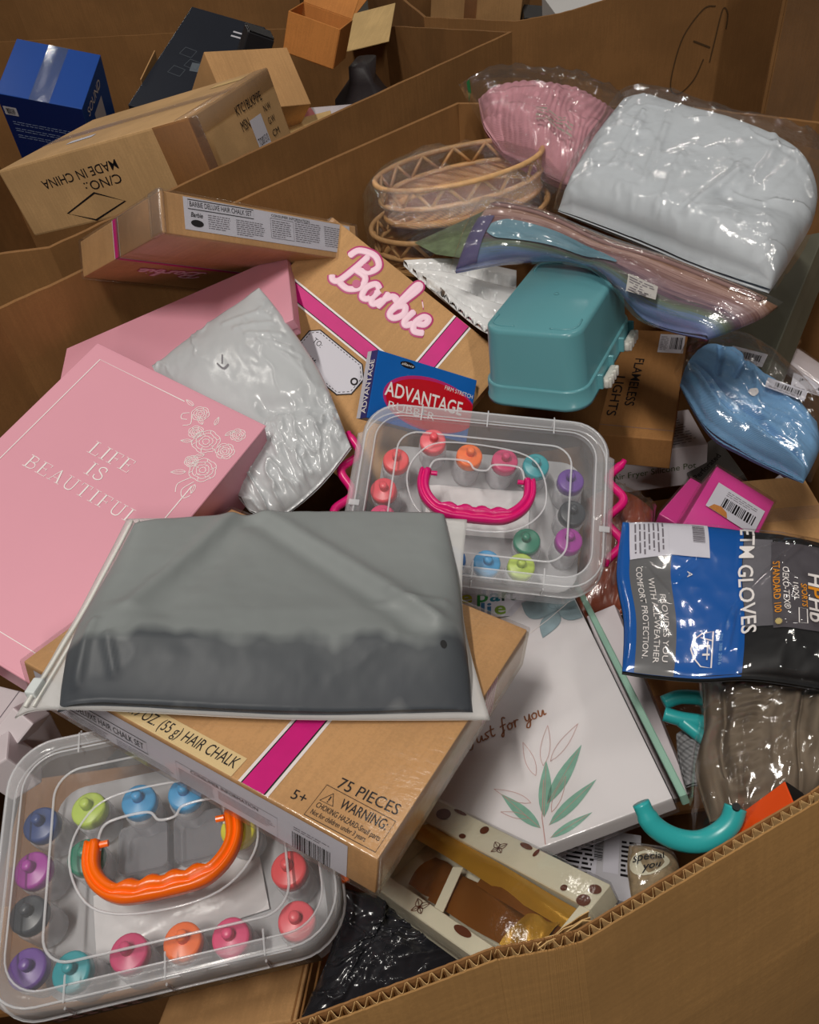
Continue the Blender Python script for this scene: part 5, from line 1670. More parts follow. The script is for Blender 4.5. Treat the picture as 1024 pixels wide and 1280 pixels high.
def hgrey(U, V):
    side = np.clip((1 - np.abs(2 * U - 1) ** 14), 0, 1) ** 0.5
    prof = np.where(V < 0.66, np.clip(V / 0.66, 0, 1) ** 0.8, 1.0) * (np.clip((1.0 - V) / 0.20, 0, 1) ** 0.75)
    h = 0.006 * side + 0.030 * side * prof
    h += 0.0045 * seg_ridge(U, V, (0.30, 0.0), (0.13, 0.62), 0.030) - 0.0040 * seg_ridge(U, V, (0.36, 0.02), (0.21, 0.66), 0.045)
    h += 0.0055 * seg_ridge(U, V, (0.40, 0.0), (0.92, 0.70), 0.035) - 0.0050 * seg_ridge(U, V, (0.40, 0.08), (0.86, 0.74), 0.045)
    h += side * (0.0022 * fbm(U, V, 4, 3, 5) + 0.0012 * fbm(U, V, 11, 7, 8))
    low = np.clip((V - 0.66) / 0.12, 0, 1) * np.clip((0.97 - V) / 0.1, 0, 1)
    h += low * (0.0030 * fbm(U, V, 4, 4, 31) + 0.0016 * crease(U, V, 33, 3, 4))
    h += 0.0025 * seg_ridge(U, V, (0.78, 0.62), (0.94, 0.60), 0.02) + 0.002 * seg_ridge(U, V, (0.80, 0.56), (0.92, 0.70), 0.015)
    h += 0.004 * seg_ridge(U, V, (0.06, 0.70), (0.05, 0.95), 0.012) + 0.003 * seg_ridge(U, V, (0.10, 0.78), (0.13, 0.92), 0.012)
    return np.maximum(h, 0.0005)


def place(o, parent, org):
    """keep world coordinates for a part whose parent Empty sits at org"""
    o.parent = parent
    o.matrix_parent_inverse = Matrix.Translation(-Vector(org))
    return o


org = SOFT['grey_body'][0][0]
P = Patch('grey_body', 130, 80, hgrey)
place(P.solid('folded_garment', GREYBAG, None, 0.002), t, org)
Q = Patch('grey_flange', 90, 60, lambda U, V: 0.0012 + 0.0016 * fbm(U, V, 8, 6, 4))
place(Q.solid('bag_film', FROST, None, 0.0004), t, org)
ZIP = milky('zip_track', (0.86, 0.85, 0.80, 1), 0.75, 0.3, edge=0.2)
zp = [Q.at(np.array([0.018 + 0.0]), np.array([v]), 0.0025)[0] for v in np.linspace(0.02, 0.98, 30)]
place(mesh('zip_track', *tube(zp, 0.0016, 6), ZIP, None, True, label='white zip closure down the left edge'), t, org)
zp = [Q.at(np.array([0.036]), np.array([v]), 0.0022)[0] for v in np.linspace(0.02, 0.99, 30)]
place(mesh('zip_track', *tube(zp, 0.0011, 6), ZIP, None, True), t, org)
a = Vector(Q.at(np.array([0.014]), np.array([0.86]), 0.003)[0])
b = Vector(Q.at(np.array([0.014]), np.array([0.92]), 0.003)[0])
dv = (b - a).normalized()
rotm = dv.to_track_quat('X', 'Z').to_matrix().to_4x4()
sl = mesh('zip_slider', *xf(boxg(0.016, 0.009, 0.007, 0.0015, 2), Matrix.Translation((a + b) / 2) @ rotm), plain('slider_white', rgb(214, 220, 220), 0.3), None)
place(sl, t, org)
c = P.at(np.array([0.905]), np.array([0.835]), 0.0)[0]
ang = [2 * math.pi * k / 16 for k in range(16)]
place(P.decal('vent_hole', ([(0.925 + 0.0085 * math.cos(q), 0.815 + 0.0155 * math.sin(q)) for q in ang], [tuple(range(16))]), BLACK, None, 0.0006), t, org)

# --- pale poly mailer ------------------------------------------------------------
MAILER = wrinkled('silver_white_mailer', rgb(190, 193, 196), 0.22, 0.6, 10, 0.35, 0.05)


def hmail(U, V):
    h = 0.004 + 0.030 * puff(U, V, 3.2, 0.7)
    h += 0.004 * fbm(U, V, 3, 3, 2)
    low = np.clip((V - 0.62) / 0.2, 0, 1) * np.clip((1 - V) / 0.05, 0, 1)
    h += low * (0.009 * fbm(U, V, 9, 9, 4) + 0.008 * jag(U, V, 9, 8))
    up = np.clip((0.28 - V) / 0.2, 0, 1)
    h += up * (0.003 * jag(U, V, 19, 6))
    right = np.clip((U - 0.6) / 0.2, 0, 1)
    h += right * 0.0022 * jag(U, V, 23, 6)
    for s_ in range(6):
        h += 0.0018 * seg_ridge(U, V, (0.62 + 0.05 * s_, 0.10 + 0.07 * s_), (0.92, 0.16 + 0.09 * s_), 0.014)
    h -= 0.010 * seg_ridge(U, V, (0.55, 0.62), (0.98, 0.80), 0.05)
    return np.maximum(h, 0.001)


P = Patch('mailer', 110, 120, hmail)
o = P.solid('poly_mailer', MAILER, None, 0.008)
single(o, 'crumpled silvery white poly mailer between the pink gift box and the kraft logo box', 'bag')
P.decal('scuff_mark', join(stroke2d([(0.44, 0.30), (0.46, 0.34), (0.50, 0.335)], 0.012), stroke2d([(0.50, 0.27), (0.47, 0.31)], 0.01)), plain('scuff_ink', rgb(128, 126, 132), 0.5), o, 0.0007)

# --- pink knitted cushion in clear bag ----------------------------------------------
KNIT = weave('pink_knit', rgb(204, 148, 158), 260, 0.9, 0.18)
t = thing('bagged_cushion', 'pink knitted cushion in a clear glossy bag at the back corner', 'cushion', SOFT['pink_knit'][1][0])
org = SOFT['pink_knit'][1][0]


def hknit(U, V):
    h = 0.004 + 0.055 * puff(U, V, 2.4, 0.62)
    w = U + 0.10 * fbm(U, V, 3, 2, 9) + 0.15 * V
    h += 0.0030 * np.abs(np.sin(w * 62)) * puff(U, V, 6, 0.5)
    h += 0.008 * fbm(U, V, 3, 3, 5)
    return np.maximum(h, 0.001)


P = Patch('pink_knit', 120, 70, hknit)
place(P.solid('cushion', KNIT, None, 0.03), t, org)


def hpf(U, V):
    h = 0.010 + 0.062 * puff(U, V, 2.6, 0.55)
    h += 0.008 * fbm(U, V, 5, 4, 21) + 0.008 * jag(U, V, 22, 5) * puff(U, V, 6, 0.6)
    return np.maximum(h, 0.0005)


F_ = Patch('pink_film', 90, 60, hpf)
place(F_.sheet('bag_film', CLEAR, None), t, org)
place(F_.decal('printed_warning', print2d(0.30, 0.70, 0.34, 0.12, 4, 0.16, 5, 0.4), plain('faint_print', rgb(150, 140, 130), 0.6), None, 0.001), t, org)
place(F_.decal('printed_mark', rect2d(0.03, 0.10, 0.02, 0.14, 0.2), plain('green_mark', rgb(20, 110, 60), 0.5), None, 0.001), t, org)
# --- white pillow bag ------------------------------------------------------------------
PILLOW = wrinkled('white_wadding', rgb(200, 206, 212), 0.5, 0.3, 8, 0.25, 0.04)
t = thing('bagged_pillow', 'large white pillow in a shiny clear bag at the back right', 'pillow', SOFT['white_pillow'][1][0])
org = SOFT['white_pillow'][1][0]


def hpil(U, V):
    h = 0.004 + 0.050 * puff(U, V, 7, 0.5)
    h += 0.004 * fbm(U, V, 3, 3, 15)
    h += 0.004 * seg_ridge(U, V, (0.78, 0.12), (0.74, 0.62), 0.02) + 0.006 * seg_ridge(U, V, (0.70, 0.50), (0.62, 0.90), 0.022) + 0.003 * seg_ridge(U, V, (0.3, 0.35), (0.38, 0.8), 0.02) + 0.003 * seg_ridge(U, V, (0.2, 0.4), (0.25, 0.75), 0.02)
    h -= 0.008 * seg_ridge(U, V, (0.72, 0.7), (0.97, 0.55), 0.06)
    low = np.clip((V - 0.7) / 0.2, 0, 1)
    left = np.clip((0.3 - U) / 0.2, 0, 1)
    h += (left + low * 0.8) * puff(U, V, 8, 0.5) * (0.005 * fbm(U, V, 9, 9, 25) + 0.005 * jag(U, V, 26, 6))
    return np.maximum(h, 0.001)


P = Patch('white_pillow', 120, 100, hpil)
place(P.solid('pillow', PILLOW, None, 0.02), t, org)
Fp = Patch('white_film', 110, 90, lambda U, V: np.maximum(0.0005, 0.009 + 0.052 * puff(U, V, 8, 0.45) + 0.004 * fbm(U, V, 4, 4, 35) + (0.003 + 0.006 * np.clip((U - 0.6) / 0.3, 0, 1)) * jag(U, V, 36, 5) + 0.004 * (seg_ridge(U, V, (0.70, 0.48), (0.60, 0.92), 0.012) + seg_ridge(U, V, (0.79, 0.10), (0.76, 0.60), 0.010) + seg_ridge(U, V, (0.86, 0.30), (0.80, 0.62), 0.010) + seg_ridge(U, V, (0.30, 0.30), (0.37, 0.85), 0.010) + seg_ridge(U, V, (0.20, 0.35), (0.22, 0.80), 0.010) + seg_ridge(U, V, (0.08, 0.25), (0.13, 0.90), 0.012) + seg_ridge(U, V, (0.14, 0.2), (0.05, 0.75), 0.010) + seg_ridge(U, V, (0.45, 0.55), (0.50, 0.95), 0.010))))
place(Fp.sheet('bag_film', CLEAR, None), t, org)

# --- wrapped tapestry pack ---------------------------------------------------------------
t = thing('bagged_tapestry', 'folded scenic tapestry pack in clear film lying across the turquoise bin', 'pack', SOFT['pack'][1][0])
org = SOFT['pack'][1][0]
tp = NT('tapestry_print')
u = tp.n('SeparateXYZ'); tp.l(tp.tc.outputs['UV'], u.inputs[0])
nz = tp.noise(3.0, 6, 'UV', (2, 10, 1), 0.65)
mm = tp.n('Math', operation='MULTIPLY_ADD'); tp.l(nz, mm.inputs[0]); mm.inputs[1].default_value = 0.5
mm2 = tp.n('Math', operation='SUBTRACT'); mm2.inputs[0].default_value = 0.75
tp.l(u.outputs[1], mm2.inputs[1]); tp.l(mm2.outputs[0], mm.inputs[2])
colr = tp.ramp(mm.outputs[0], [(0.10, rgb(128, 92, 70)), (0.22, rgb(172, 140, 132)), (0.34, rgb(120, 84, 80)), (0.46, rgb(150, 120, 124)), (0.60, rgb(88, 66, 84)), (0.74, rgb(96, 112, 90)), (0.86, rgb(92, 116, 150)), (1.0, rgb(110, 120, 168))])
pp = tp.principled(colr, 0.4, 0.4); tp.l(pp.outputs[0], tp.out.inputs[0])
hp = lambda U, V: np.maximum(0.001, 0.004 + 0.022 * puff(U, V, 5, 0.5) + 0.004 * fbm(U, V, 6, 3, 45))
P = Patch('pack', 120, 50, hp)
place(P.solid('folded_print', tp.m, None, 0.012), t, org)
# edges of the folded layers along the top
for k in range(5):
    zp = [P.at(np.array([u_]), np.array([0.015 + 0.02 * k]), 0.001)[0] for u_ in np.linspace(0.03, 0.97, 40)]
    place(mesh('folded_layer', *tube(zp, 0.0028, 6), plain('layer_edge_%d' % k, rgb(*((150, 118, 96), (120, 84, 66), (168, 140, 130), (96, 66, 60), (150, 116, 112))[k]), 0.5), None, True), t, org)
g = []
for jv in range(17):
    for iu in range(31):
        a_ = iu / 30
        lo_, hi_ = 0.34 + 0.10 * a_ - 0.10 * math.sin(math.pi * a_) * a_, 0.66 - 0.10 * a_ ** 3 + 0.03 * math.sin(7 * a_)
        sh = min(1, (a_ + 0.02) * 9) ** 0.5 * min(1, (1.02 - a_) * 4) ** 0.5
        md = (lo_ + hi_) / 2
        g.append((0.08 + 0.49 * a_, md + (lo_ - md + (hi_ - lo_) * jv / 16) * sh))
f = [(jv * 31 + iu, jv * 31 + iu + 1, (jv + 1) * 31 + iu + 1, (jv + 1) * 31 + iu) for jv in range(16) for iu in range(30)]
place(P.decal('blue_layer', (g, f), wrinkled('pale_blue_cloth', rgb(104, 142, 158), 0.35, 0.5, 14, 0.4), None, 0.003), t, org)
place(P.area('violet_layer', 0.0, 0.075, 0.30, 0.98, plain('violet_print', rgb(84, 78, 116), 0.4), None, 0.002), t, org)
Fk = Patch('pack_film', 120, 50, lambda U, V: np.maximum(0.0005, 0.009 + 0.026 * puff(U, V, 6, 0.45) + 0.004 * fbm(U, V, 7, 4, 55) + 0.004 * jag(U, V, 56, 5) * puff(U, V, 6, 0.5)))
place(Fk.sheet('bag_film', CLEAR, None), t, org)
sk = ([(0.655, 0.60), (0.76, 0.56), (0.80, 0.76), (0.70, 0.84)], [(0, 1, 2, 3)])
place(Fk.decal('sticker', sk, plain('dull_sticker', rgb(176, 172, 168), 0.5), None, 0.0015), t, org)
g = print2d(0, 0, 1, 1, 6, 0, 71, 0.4)
quad = [Vector(q) for q in sk[0]]
g = ([tuple((quad[3].lerp(quad[2], x * 0.86 + 0.07)).lerp(quad[0].lerp(quad[1], x * 0.86 + 0.07), y * 0.84 + 0.08)) for x, y in g[0]], g[1])
place(Fk.decal('fine_print', g, INK_SOFT, None, 0.002), t, org)

# --- light blue garment in clear bag ---------------------------------------------------------
SKY = weave('light_blue_cotton', rgb(116, 162, 204), 300, 0.85, 0.12)
t = thing('bagged_garment', 'folded light blue garment with a white button in a clear bag, right side', 'garment', SOFT['blue_cloth'][1][0])
org = SOFT['blue_cloth'][1][0]


def hblue(U, V):
    h = 0.004 + 0.022 * puff(U, V, 6, 0.5) + 0.010 * np.clip((V - 0.55) / 0.3, 0, 1) * puff(U, V, 6, 0.5)
    h -= 0.016 * seg_ridge(U, V, (0.05, 0.62), (0.62, 0.66), 0.035) + 0.012 * seg_ridge(U, V, (0.52, 0.70), (0.90, 0.84), 0.03)
    h += 0.006 * seg_ridge(U, V, (0.2, 0.1), (0.5, 0.35), 0.05) + 0.006 * fbm(U, V, 4, 4, 61)
    h -= 0.008 * seg_ridge(U, V, (0.10, 0.12), (0.24, 0.55), 0.022) + 0.007 * seg_ridge(U, V, (0.30, 0.05), (0.34, 0.42), 0.018)
    h += 0.006 * seg_ridge(U, V, (0.03, 0.80), (0.55, 0.92), 0.022) + 0.006 * seg_ridge(U, V, (0.50, 0.86), (0.97, 0.93), 0.022)
    h -= 0.007 * seg_ridge(U, V, (0.03, 0.72), (0.50, 0.84), 0.014) + 0.006 * seg_ridge(U, V, (0.55, 0.80), (0.97, 0.86), 0.014)
    h += 0.004 * (seg_ridge(U, V, (0.55, 0.30), (0.92, 0.22), 0.02) + seg_ridge(U, V, (0.62, 0.52), (0.95, 0.40), 0.02) + seg_ridge(U, V, (0.40, 0.20), (0.60, 0.60), 0.018))
    return np.maximum(h, 0.001)


P = Patch('blue_cloth', 110, 70, hblue)
place(P.solid('garment', SKY, None, 0.02), t, org)
o = P.decal('button', (ring(0.50, 0.47, 0.030, 0.045, 16), [tuple(range(16))]), INK_WHITE, None, 0.0025)
place(o, t, org)
o = P.decal('button_holes', join(poly2d(ring(0.493, 0.46, 0.004, 0.007, 8)), poly2d(ring(0.508, 0.46, 0.004, 0.007, 8)), poly2d(ring(0.493, 0.48, 0.004, 0.007, 8)), poly2d(ring(0.508, 0.48, 0.004, 0.007, 8))), BLACK, None, 0.003)
place(o, t, org)
Fb = Patch('blue_film', 100, 60, lambda U, V: np.maximum(0.0005, 0.009 + 0.032 * puff(U, V, 6, 0.45) + 0.004 * fbm(U, V, 5, 4, 65) + 0.0035 * jag(U, V, 66, 4) * puff(U, V, 8, 0.5)))
place(Fb.sheet('bag_film', CLEAR, None), t, org)


def slip_label(name, key, label, q, seed):
    pass


# barcode stickers lying on the bag and beside it
def sticker_at(name, label, quad, bars=True, seed=3, txt=True):
    """paper sticker on four world points (bottom left, bottom right, top right, top left)"""
    q = [Vector(p) for p in quad]
    c = (q[0] + q[1] + q[2] + q[3]) / 4
    n = (q[1] - q[0]).cross(q[3] - q[0]).normalized()
    V = [tuple(p - c + n * 0.0008) for p in q] + [tuple(p - c) for p in q]
    o = mesh(name, V, [(0, 1, 2, 3), (7, 6, 5, 4), (0, 4, 5, 1), (1, 5, 6, 2), (2, 6, 7, 3), (3, 7, 4, 0)], LABEL)
    o.location = c
    single(o, label, 'sticker')
    L = lambda x, y: (q[0].lerp(q[1], x)).lerp(q[3].lerp(q[2], x), y) - c + n * 0.0014
    if bars:
        g = bars2d(0.22, 0.30, 0.66, 0.48, 0, 30, seed)
        mesh('barcode', [tuple(L(*p)) for p in g[0]], g[1], INK, o)
    if txt:
        g = print2d(0.08, 0.06, 0.84, 0.18, 2, 0, seed + 1, 0.4)
        mesh('fine_print', [tuple(L(*p)) for p in g[0]], g[1], INK_SOFT, o)
    return o


for lab_, q in STICKERS:
    sticker_at('barcode_sticker', lab_, q)

# --- blue work glove pack ------------------------------------------------------------------------
GLOVEBLUE = wrinkled('glove_card_blue', rgb(0, 84, 164), 0.4, 0.3, 10, 0.1, 0.04)
GLOVEGREY = wrinkled('glove_card_grey', rgb(98, 98, 100), 0.4, 0.4, 10, 0.1, 0.04)
GLOVEBLACK = wrinkled('glove_black', rgb(24, 24, 26), 0.55, 0.3, 8, 0.2, 0.1)
GLOVEKNIT = weave('glove_knit', rgb(104, 102, 108), 500, 0.85, 0.35)
ORANGE_INK = plain('orange_print', rgb(232, 150, 30), 0.4)
t = thing('glove_pack', 'blue and grey pack of work gloves with white lettering, at the right edge', 'pack', SOFT['gloves'][1][0])
org = SOFT['gloves'][1][0]


def hglove(U, V):
    h = 0.003 + 0.009 * puff(U, V, 6, 0.5)
    h += np.clip((U - 0.45) / 0.15, 0, 1) * puff(U, V, 6, 0.5) * (0.012 + 0.005 * fbm(U, V, 6, 4, 82))
    h += 0.002 * fbm(U, V, 5, 4, 81) * puff(U, V, 8, 0.5)
    return np.maximum(h, 0.001)


P = Patch('gloves', 130, 70, hglove)
place(P.solid('gloves', GLOVEBLACK, None, 0.008), t, org)
GL = lambda nm, *a, **k: place(P.area(nm, *a, None, **k), t, org)
GL('printed_card', 0.0, 0.468, 0.0, 0.995, GLOVEBLUE, lift=0.0008, n=50, m=40)
GL('grey_band', 0.045, 0.200, 0.26, 0.995, GLOVEGREY, lift=0.0013, n=20, m=30)
GL('grey_band', 0.03, 0.17, 0.0, 0.06, GLOVEGREY, lift=0.0013, n=20, m=6)
GL('knit_cuff', 0.470, 0.57, 0.10, 0.72, GLOVEKNIT, lift=0.001, n=16, m=30)
GL('glove_back', 0.565, 0.82, 0.12, 0.74, plain('glove_grey_rubber', rgb(78, 74, 80), 0.5, 0.3), lift=0.0012, n=24, m=30)
for nm, q, bar in (('sticker', [(0.026, 0.02), (0.172, 0.0), (0.192, 0.26), (0.046, 0.30)], False), ('sticker', [(0.172, -0.0), (0.328, 0.02), (0.346, 0.265), (0.192, 0.255)], True)):
    qv = [Vector(p) for p in q]
    L = lambda x, y: tuple((qv[0].lerp(qv[1], x)).lerp(qv[3].lerp(qv[2], x), y))
    n_ = 10
    g = [L(i / n_, j / n_) for j in range(n_ + 1) for i in range(n_ + 1)]
    f = [(j * 11 + i, j * 11 + i + 1, (j + 1) * 11 + i + 1, (j + 1) * 11 + i) for j in range(n_) for i in range(n_)]
    place(P.decal(nm, (g, f), LABEL, None, 0.0022), t, org)
    if bar:
        rn2 = random.Random(4)
        gs, y = [], 0.06
        while y < 0.6:
            bh = rn2.choice((0.012, 0.02, 0.03))
            gs.append(([L(0.60, y), L(0.90, y), L(0.90, y + bh), L(0.60, y + bh)], [(0, 1, 2, 3)]))
            y += bh + rn2.choice((0.012, 0.02))
        place(P.decal('barcode', join(*gs), INK_SOFT, None, 0.0027), t, org)
    else:
        g = print2d(0, 0, 1, 1, 7, 0, 91, 0.35)
        g = ([L(0.10 + 0.82 * y, 0.08 + 0.84 * x) for x, y in g[0]], g[1])
        place(P.decal('fine_print', g, INK_SOFT, None, 0.0027), t, org)
# aspect of the pack in metres, for lettering that reads downwards
AU = float(np.linalg.norm(P.base[:, -1] - P.base[:, 0], axis=1).mean())
AV = float(np.linalg.norm(P.base[-1] - P.base[0], axis=1).mean())


def down(s_, u0, v0, v1, hu, mat, bold=0.0, shear=0.0, name='printed_text'):
    """lettering reading down the pack: baseline at u0 from v0 to v1, letter height hu (in u) to the right"""
    g = text2d(s_, 0, 0, 0, v1 - v0, hu, shear, bold)
    g = ([(u0 + y, v0 + x) for x, y in g[0]], g[1])
    place(P.decal(name, g, mat, None, 0.0024), t, org)


down('ETM GLOVES', 0.455, 0.02, 0.765, 0.050, INK_WHITE, 0.012)
down('PROVIDES YOU', 0.148, 0.525, 0.935, 0.022, INK_WHITE)
down('WITH ALL-WEATHER', 0.113, 0.42, 0.945, 0.022, INK_WHITE)
down('COMFORT PROTECTION.', 0.070, 0.35, 0.925, 0.022, INK_WHITE)
down('A', 0.262, 0.36, 0.40, 0.02, INK_WHITE)
down('H', 0.695, 0.34, 0.425, 0.052, INK_WHITE, 0.014)
down('P', 0.695, 0.43, 0.50, 0.052, ORANGE_INK, 0.014)
down('Hb', 0.695, 0.51, 0.68, 0.052, INK_WHITE, 0.014)
down('SPORTS', 0.668, 0.42, 0.585, 0.020, ORANGE_INK, 0.01)
down('10/XL', 0.640, 0.42, 0.55, 0.018, INK_WHITE, 0.01)
down('OEKO-TEX\u00ae', 0.602, 0.32, 0.62, 0.022, INK_WHITE, 0.008)
down('STANDARD 100', 0.570, 0.28, 0.64, 0.022, ORANGE_INK, 0.008)
down('EN 388 2016', 0.372, 0.76, 0.94, 0.012, plain('pale_blue_ink', rgb(120, 170, 220), 0.4))
SHIELD = [(0.345, 0.745), (0.345, 0.955), (0.302, 0.945), (0.272, 0.90), (0.258, 0.85), (0.272, 0.79), (0.302, 0.755)]
place(P.decal('printed_shield', join(frame2d(SHIELD, 0.006), ribbon2d([(0.325, 0.80), (0.325, 0.91)], 0.005), ribbon2d([(0.29, 0.83), (0.335, 0.83)], 0.012), ribbon2d([(0.305, 0.88), (0.335, 0.88)], 0.012), ribbon2d([(0.295, 0.78), (0.345, 0.80)], 0.006)), INK_WHITE, None, 0.0024), t, org)
gear = [(0.582 + (0.014 if k % 2 else 0.010) * math.cos(2 * math.pi * k / 24), 0.70 + (0.026 if k % 2 else 0.019) * math.sin(2 * math.pi * k / 24)) for k in range(24)]
place(P.decal('printed_emblem', poly2d(gear), plain('pale_gold_ink', rgb(200, 180, 120), 0.4), None, 0.0024), t, org)
place(P.decal('printed_emblem', frame2d([(0.655, 0.60), (0.685, 0.60), (0.685, 0.70), (0.655, 0.70)], 0.004), INK_WHITE, None, 0.0024), t, org)
Fg = P
film_top = Patch('gloves', 110, 60, lambda U, V: hglove(U, V) + 0.0045 + 0.0006 * fbm(U, V, 6, 5, 87) * puff(U, V, 8, 0.5) + 0.005 * jag(U, V, 88, 3) * puff(U, V, 6, 0.5) * np.clip((U - 0.45) / 0.2, 0.0, 1) + 0.004 * (seg_ridge(U, V, (0.66, 0.15), (0.42, 0.62), 0.012) + seg_ridge(U, V, (0.42, 0.62), (0.40, 0.85), 0.012) + seg_ridge(U, V, (0.5, 0.22), (0.66, 0.12), 0.012) + seg_ridge(U, V, (0.66, 0.12), (0.95, 0.30), 0.014) + seg_ridge(U, V, (0.30, 0.30), (0.22, 0.42), 0.012) + seg_ridge(U, V, (0.10, 0.35), (0.19, 0.55), 0.010)))
place(film_top.sheet('bag_film', film('glove_bag_film', 0.005, 0.8, 0.08, 7, 0.12), None), t, org)

# --- taupe garment with gathered elastic ------------------------------------------------------------
TAUPE = weave('taupe_cotton', rgb(128, 114, 98), 320, 0.9, 0.2)
t = thing('bagged_garment', 'taupe garment with gathered elastic in a clear bag below the glove pack', 'garment', SOFT['taupe'][1][0])
org = SOFT['taupe'][1][0]


def htaupe(U, V):
    h = 0.004 + 0.040 * puff(U, V, 4, 0.5)
    band = np.exp(-((U - 0.30) / 0.12) ** 4)
    h += band * (0.0035 * np.sin(V * 120 + 3 * fbm(U, V, 4, 2, 93)) + 0.004)
    h += (1 - band) * (0.004 * np.sin(U * 46 + 2 * fbm(U, V, 2, 4, 95)) + 0.004 * fbm(U, V, 8, 3, 96))
    h -= 0.018 * seg_ridge(U, V, (0.13, 0.1), (0.17, 0.8), 0.03)
    h -= 0.012 * seg_ridge(U, V, (0.62, 0.0), (0.60, 1.0), 0.012) * 0.6
    return np.maximum(h, 0.001)


P = Patch('taupe', 120, 120, htaupe)
place(P.solid('garment', TAUPE, None, 0.012), t, org)
Ft = Patch('taupe_film', 80, 80, lambda U, V: np.maximum(0.0005, 0.006 + 0.048 * puff(U, V, 5, 0.45) + 0.005 * fbm(U, V, 5, 5, 97) + 0.007 * jag(U, V, 98, 4) * puff(U, V, 8, 0.5)))
place(Ft.sheet('bag_film', film('garment_bag_film', 0.01, 1.0, 0.12, 12, 0.4), None), t, org)

# --- black bag, terracotta pouch ----------------------------------------------------------------------
TRASH = wrinkled('black_poly', rgb(40, 40, 44), 0.2, 0.6, 16, 0.5, 0.15)
P = Patch('trash', 90, 90, lambda U, V: np.maximum(0.001, 0.004 + 0.030 * puff(U, V, 3, 0.5) + 0.012 * fbm(U, V, 4, 4, 101) + 0.010 * jag(U, V, 102, 5) * puff(U, V, 6, 0.5)))
o = P.solid('plastic_bag', TRASH, None, 0.03)
single(o, 'crumpled shiny black plastic bag between the orange-handled case and the ribbon box', 'bag')
TERRA = wrinkled('terracotta_pouch', rgb(150, 72, 46), 0.35, 0.5, 10, 0.35, 0.12)
P = Patch('terracotta', 50, 60, lambda U, V: np.maximum(0.001, 0.003 + 0.022 * puff(U, V, 3, 0.5) + 0.005 * fbm(U, V, 4, 4, 105)))
o = P.solid('fabric_pouch', TERRA, None, 0.02)
single(o, 'terracotta coloured soft pouch between the pink-handled case and the glove pack', 'pouch')
F2 = Patch('terracotta', 40, 40, lambda U, V: np.maximum(0.0005, 0.010 + 0.026 * puff(U, V, 4, 0.5) + 0.006 * jag(U, V, 106, 5)))
F2.sheet('bag_film', CLEAR, o)
GB = weave('grey_stripe_bundle', rgb(128, 128, 130), 90, 0.8, 0.4)
P = Patch('grey_bundle', 30, 40, lambda U, V: np.maximum(0.001, 0.003 + 0.016 * puff(U, V, 2.4, 0.6) + 0.002 * np.sin(V * 40)))
o = P.solid('coiled_cord', GB, None, 0.012)
single(o, 'grey striped bundle tucked between the white slab box and the taupe garment', 'cord')

# --- small clear bag with lettered tag -----------------------------------------------------------------
SEED = plain('dried_filling', rgb(150, 130, 100), 0.7, 0.2, 0.4, 120)
P = Patch('tea_bag', 30, 36, lambda U, V: np.maximum(0.001, 0.003 + 0.008 * puff(U, V, 3, 0.5)))
o = P.solid('gift_sachet', SEED, None, 0.004)
single(o, 'small clear gift sachet with black script lettering near the rim', 'packet')
P.decal('tag', poly2d(ring(0.42, 0.48, 0.36, 0.26, 24)), CREAM, o, 0.001)
P.decal('printed_text', ([(x, 0.46 - y) for x, y in text2d('special', 0.12, 0.0, 0.1, 0.6, 0.16, 0.3, 0.015)[0]], text2d('special', 0.12, 0.0, 0.1, 0.6, 0.16, 0.3, 0.015)[1]), INK, o, 0.0014)
P.decal('printed_text', ([(x, 0.64 - y) for x, y in text2d('you', 0.28, 0.0, 0.1, 0.34, 0.14, 0.3, 0.015)[0]], text2d('you', 0.28, 0.0, 0.1, 0.34, 0.14, 0.3, 0.015)[1]), INK, o, 0.0014)
P2 = Patch('tea_bag', 24, 24, lambda U, V: 0.004 + 0.011 * puff(U, V, 4, 0.5))
P2.sheet('bag_film', CLEAR, o)

# --- turquoise handled tools -----------------------------------------------------------------------------
TURQ = plain('turquoise_handle', rgb(52, 176, 178), 0.3, 0.5, 0.04)
t = thing('tool_handle', 'curved turquoise plastic handle lying behind the near rim', 'handle', (0.19, 0.27, 0.82))
pa = [(0.152, 0.287, 0.848), (0.158, 0.273, 0.838), (0.172, 0.263, 0.831), (0.190, 0.258, 0.828), (0.206, 0.260, 0.830), (0.219, 0.266, 0.836), (0.2255, 0.275, 0.843)]
pp_ = smooth_path(pa, 6)
rr = [0.0088 if i > 3 else 0.0074 for i in range(len(pp_))]
place(mesh('grip', *tube(pp_, rr, 12, False, 0.85), TURQ, None, True), t, (0.19, 0.27, 0.82))
place(mesh('end_hole', *xf(lathe([(0.0032, 0), (0.0032, 0.002)], 12), Matrix.Translation((0.2235, 0.272, 0.8495))), BLACK, None), t, (0.19, 0.27, 0.82))
t = thing('tool_handle', 'turquoise tool handles half hidden between the white slab box and the taupe bag', 'handle', (0.235, 0.40, 0.75))
for pa in ([(0.218, 0.405, 0.771), (0.232, 0.398, 0.770), (0.252, 0.392, 0.768), (0.275, 0.385, 0.762)], [(0.222, 0.418, 0.769), (0.240, 0.420, 0.772), (0.268, 0.414, 0.770)], [(0.232, 0.398, 0.769), (0.246, 0.381, 0.765), (0.262, 0.366, 0.758)]):
    place(mesh('handle_bar', *tube(smooth_path(pa, 5), 0.0072, 10), TURQ, None, True), t, (0.235, 0.40, 0.75))

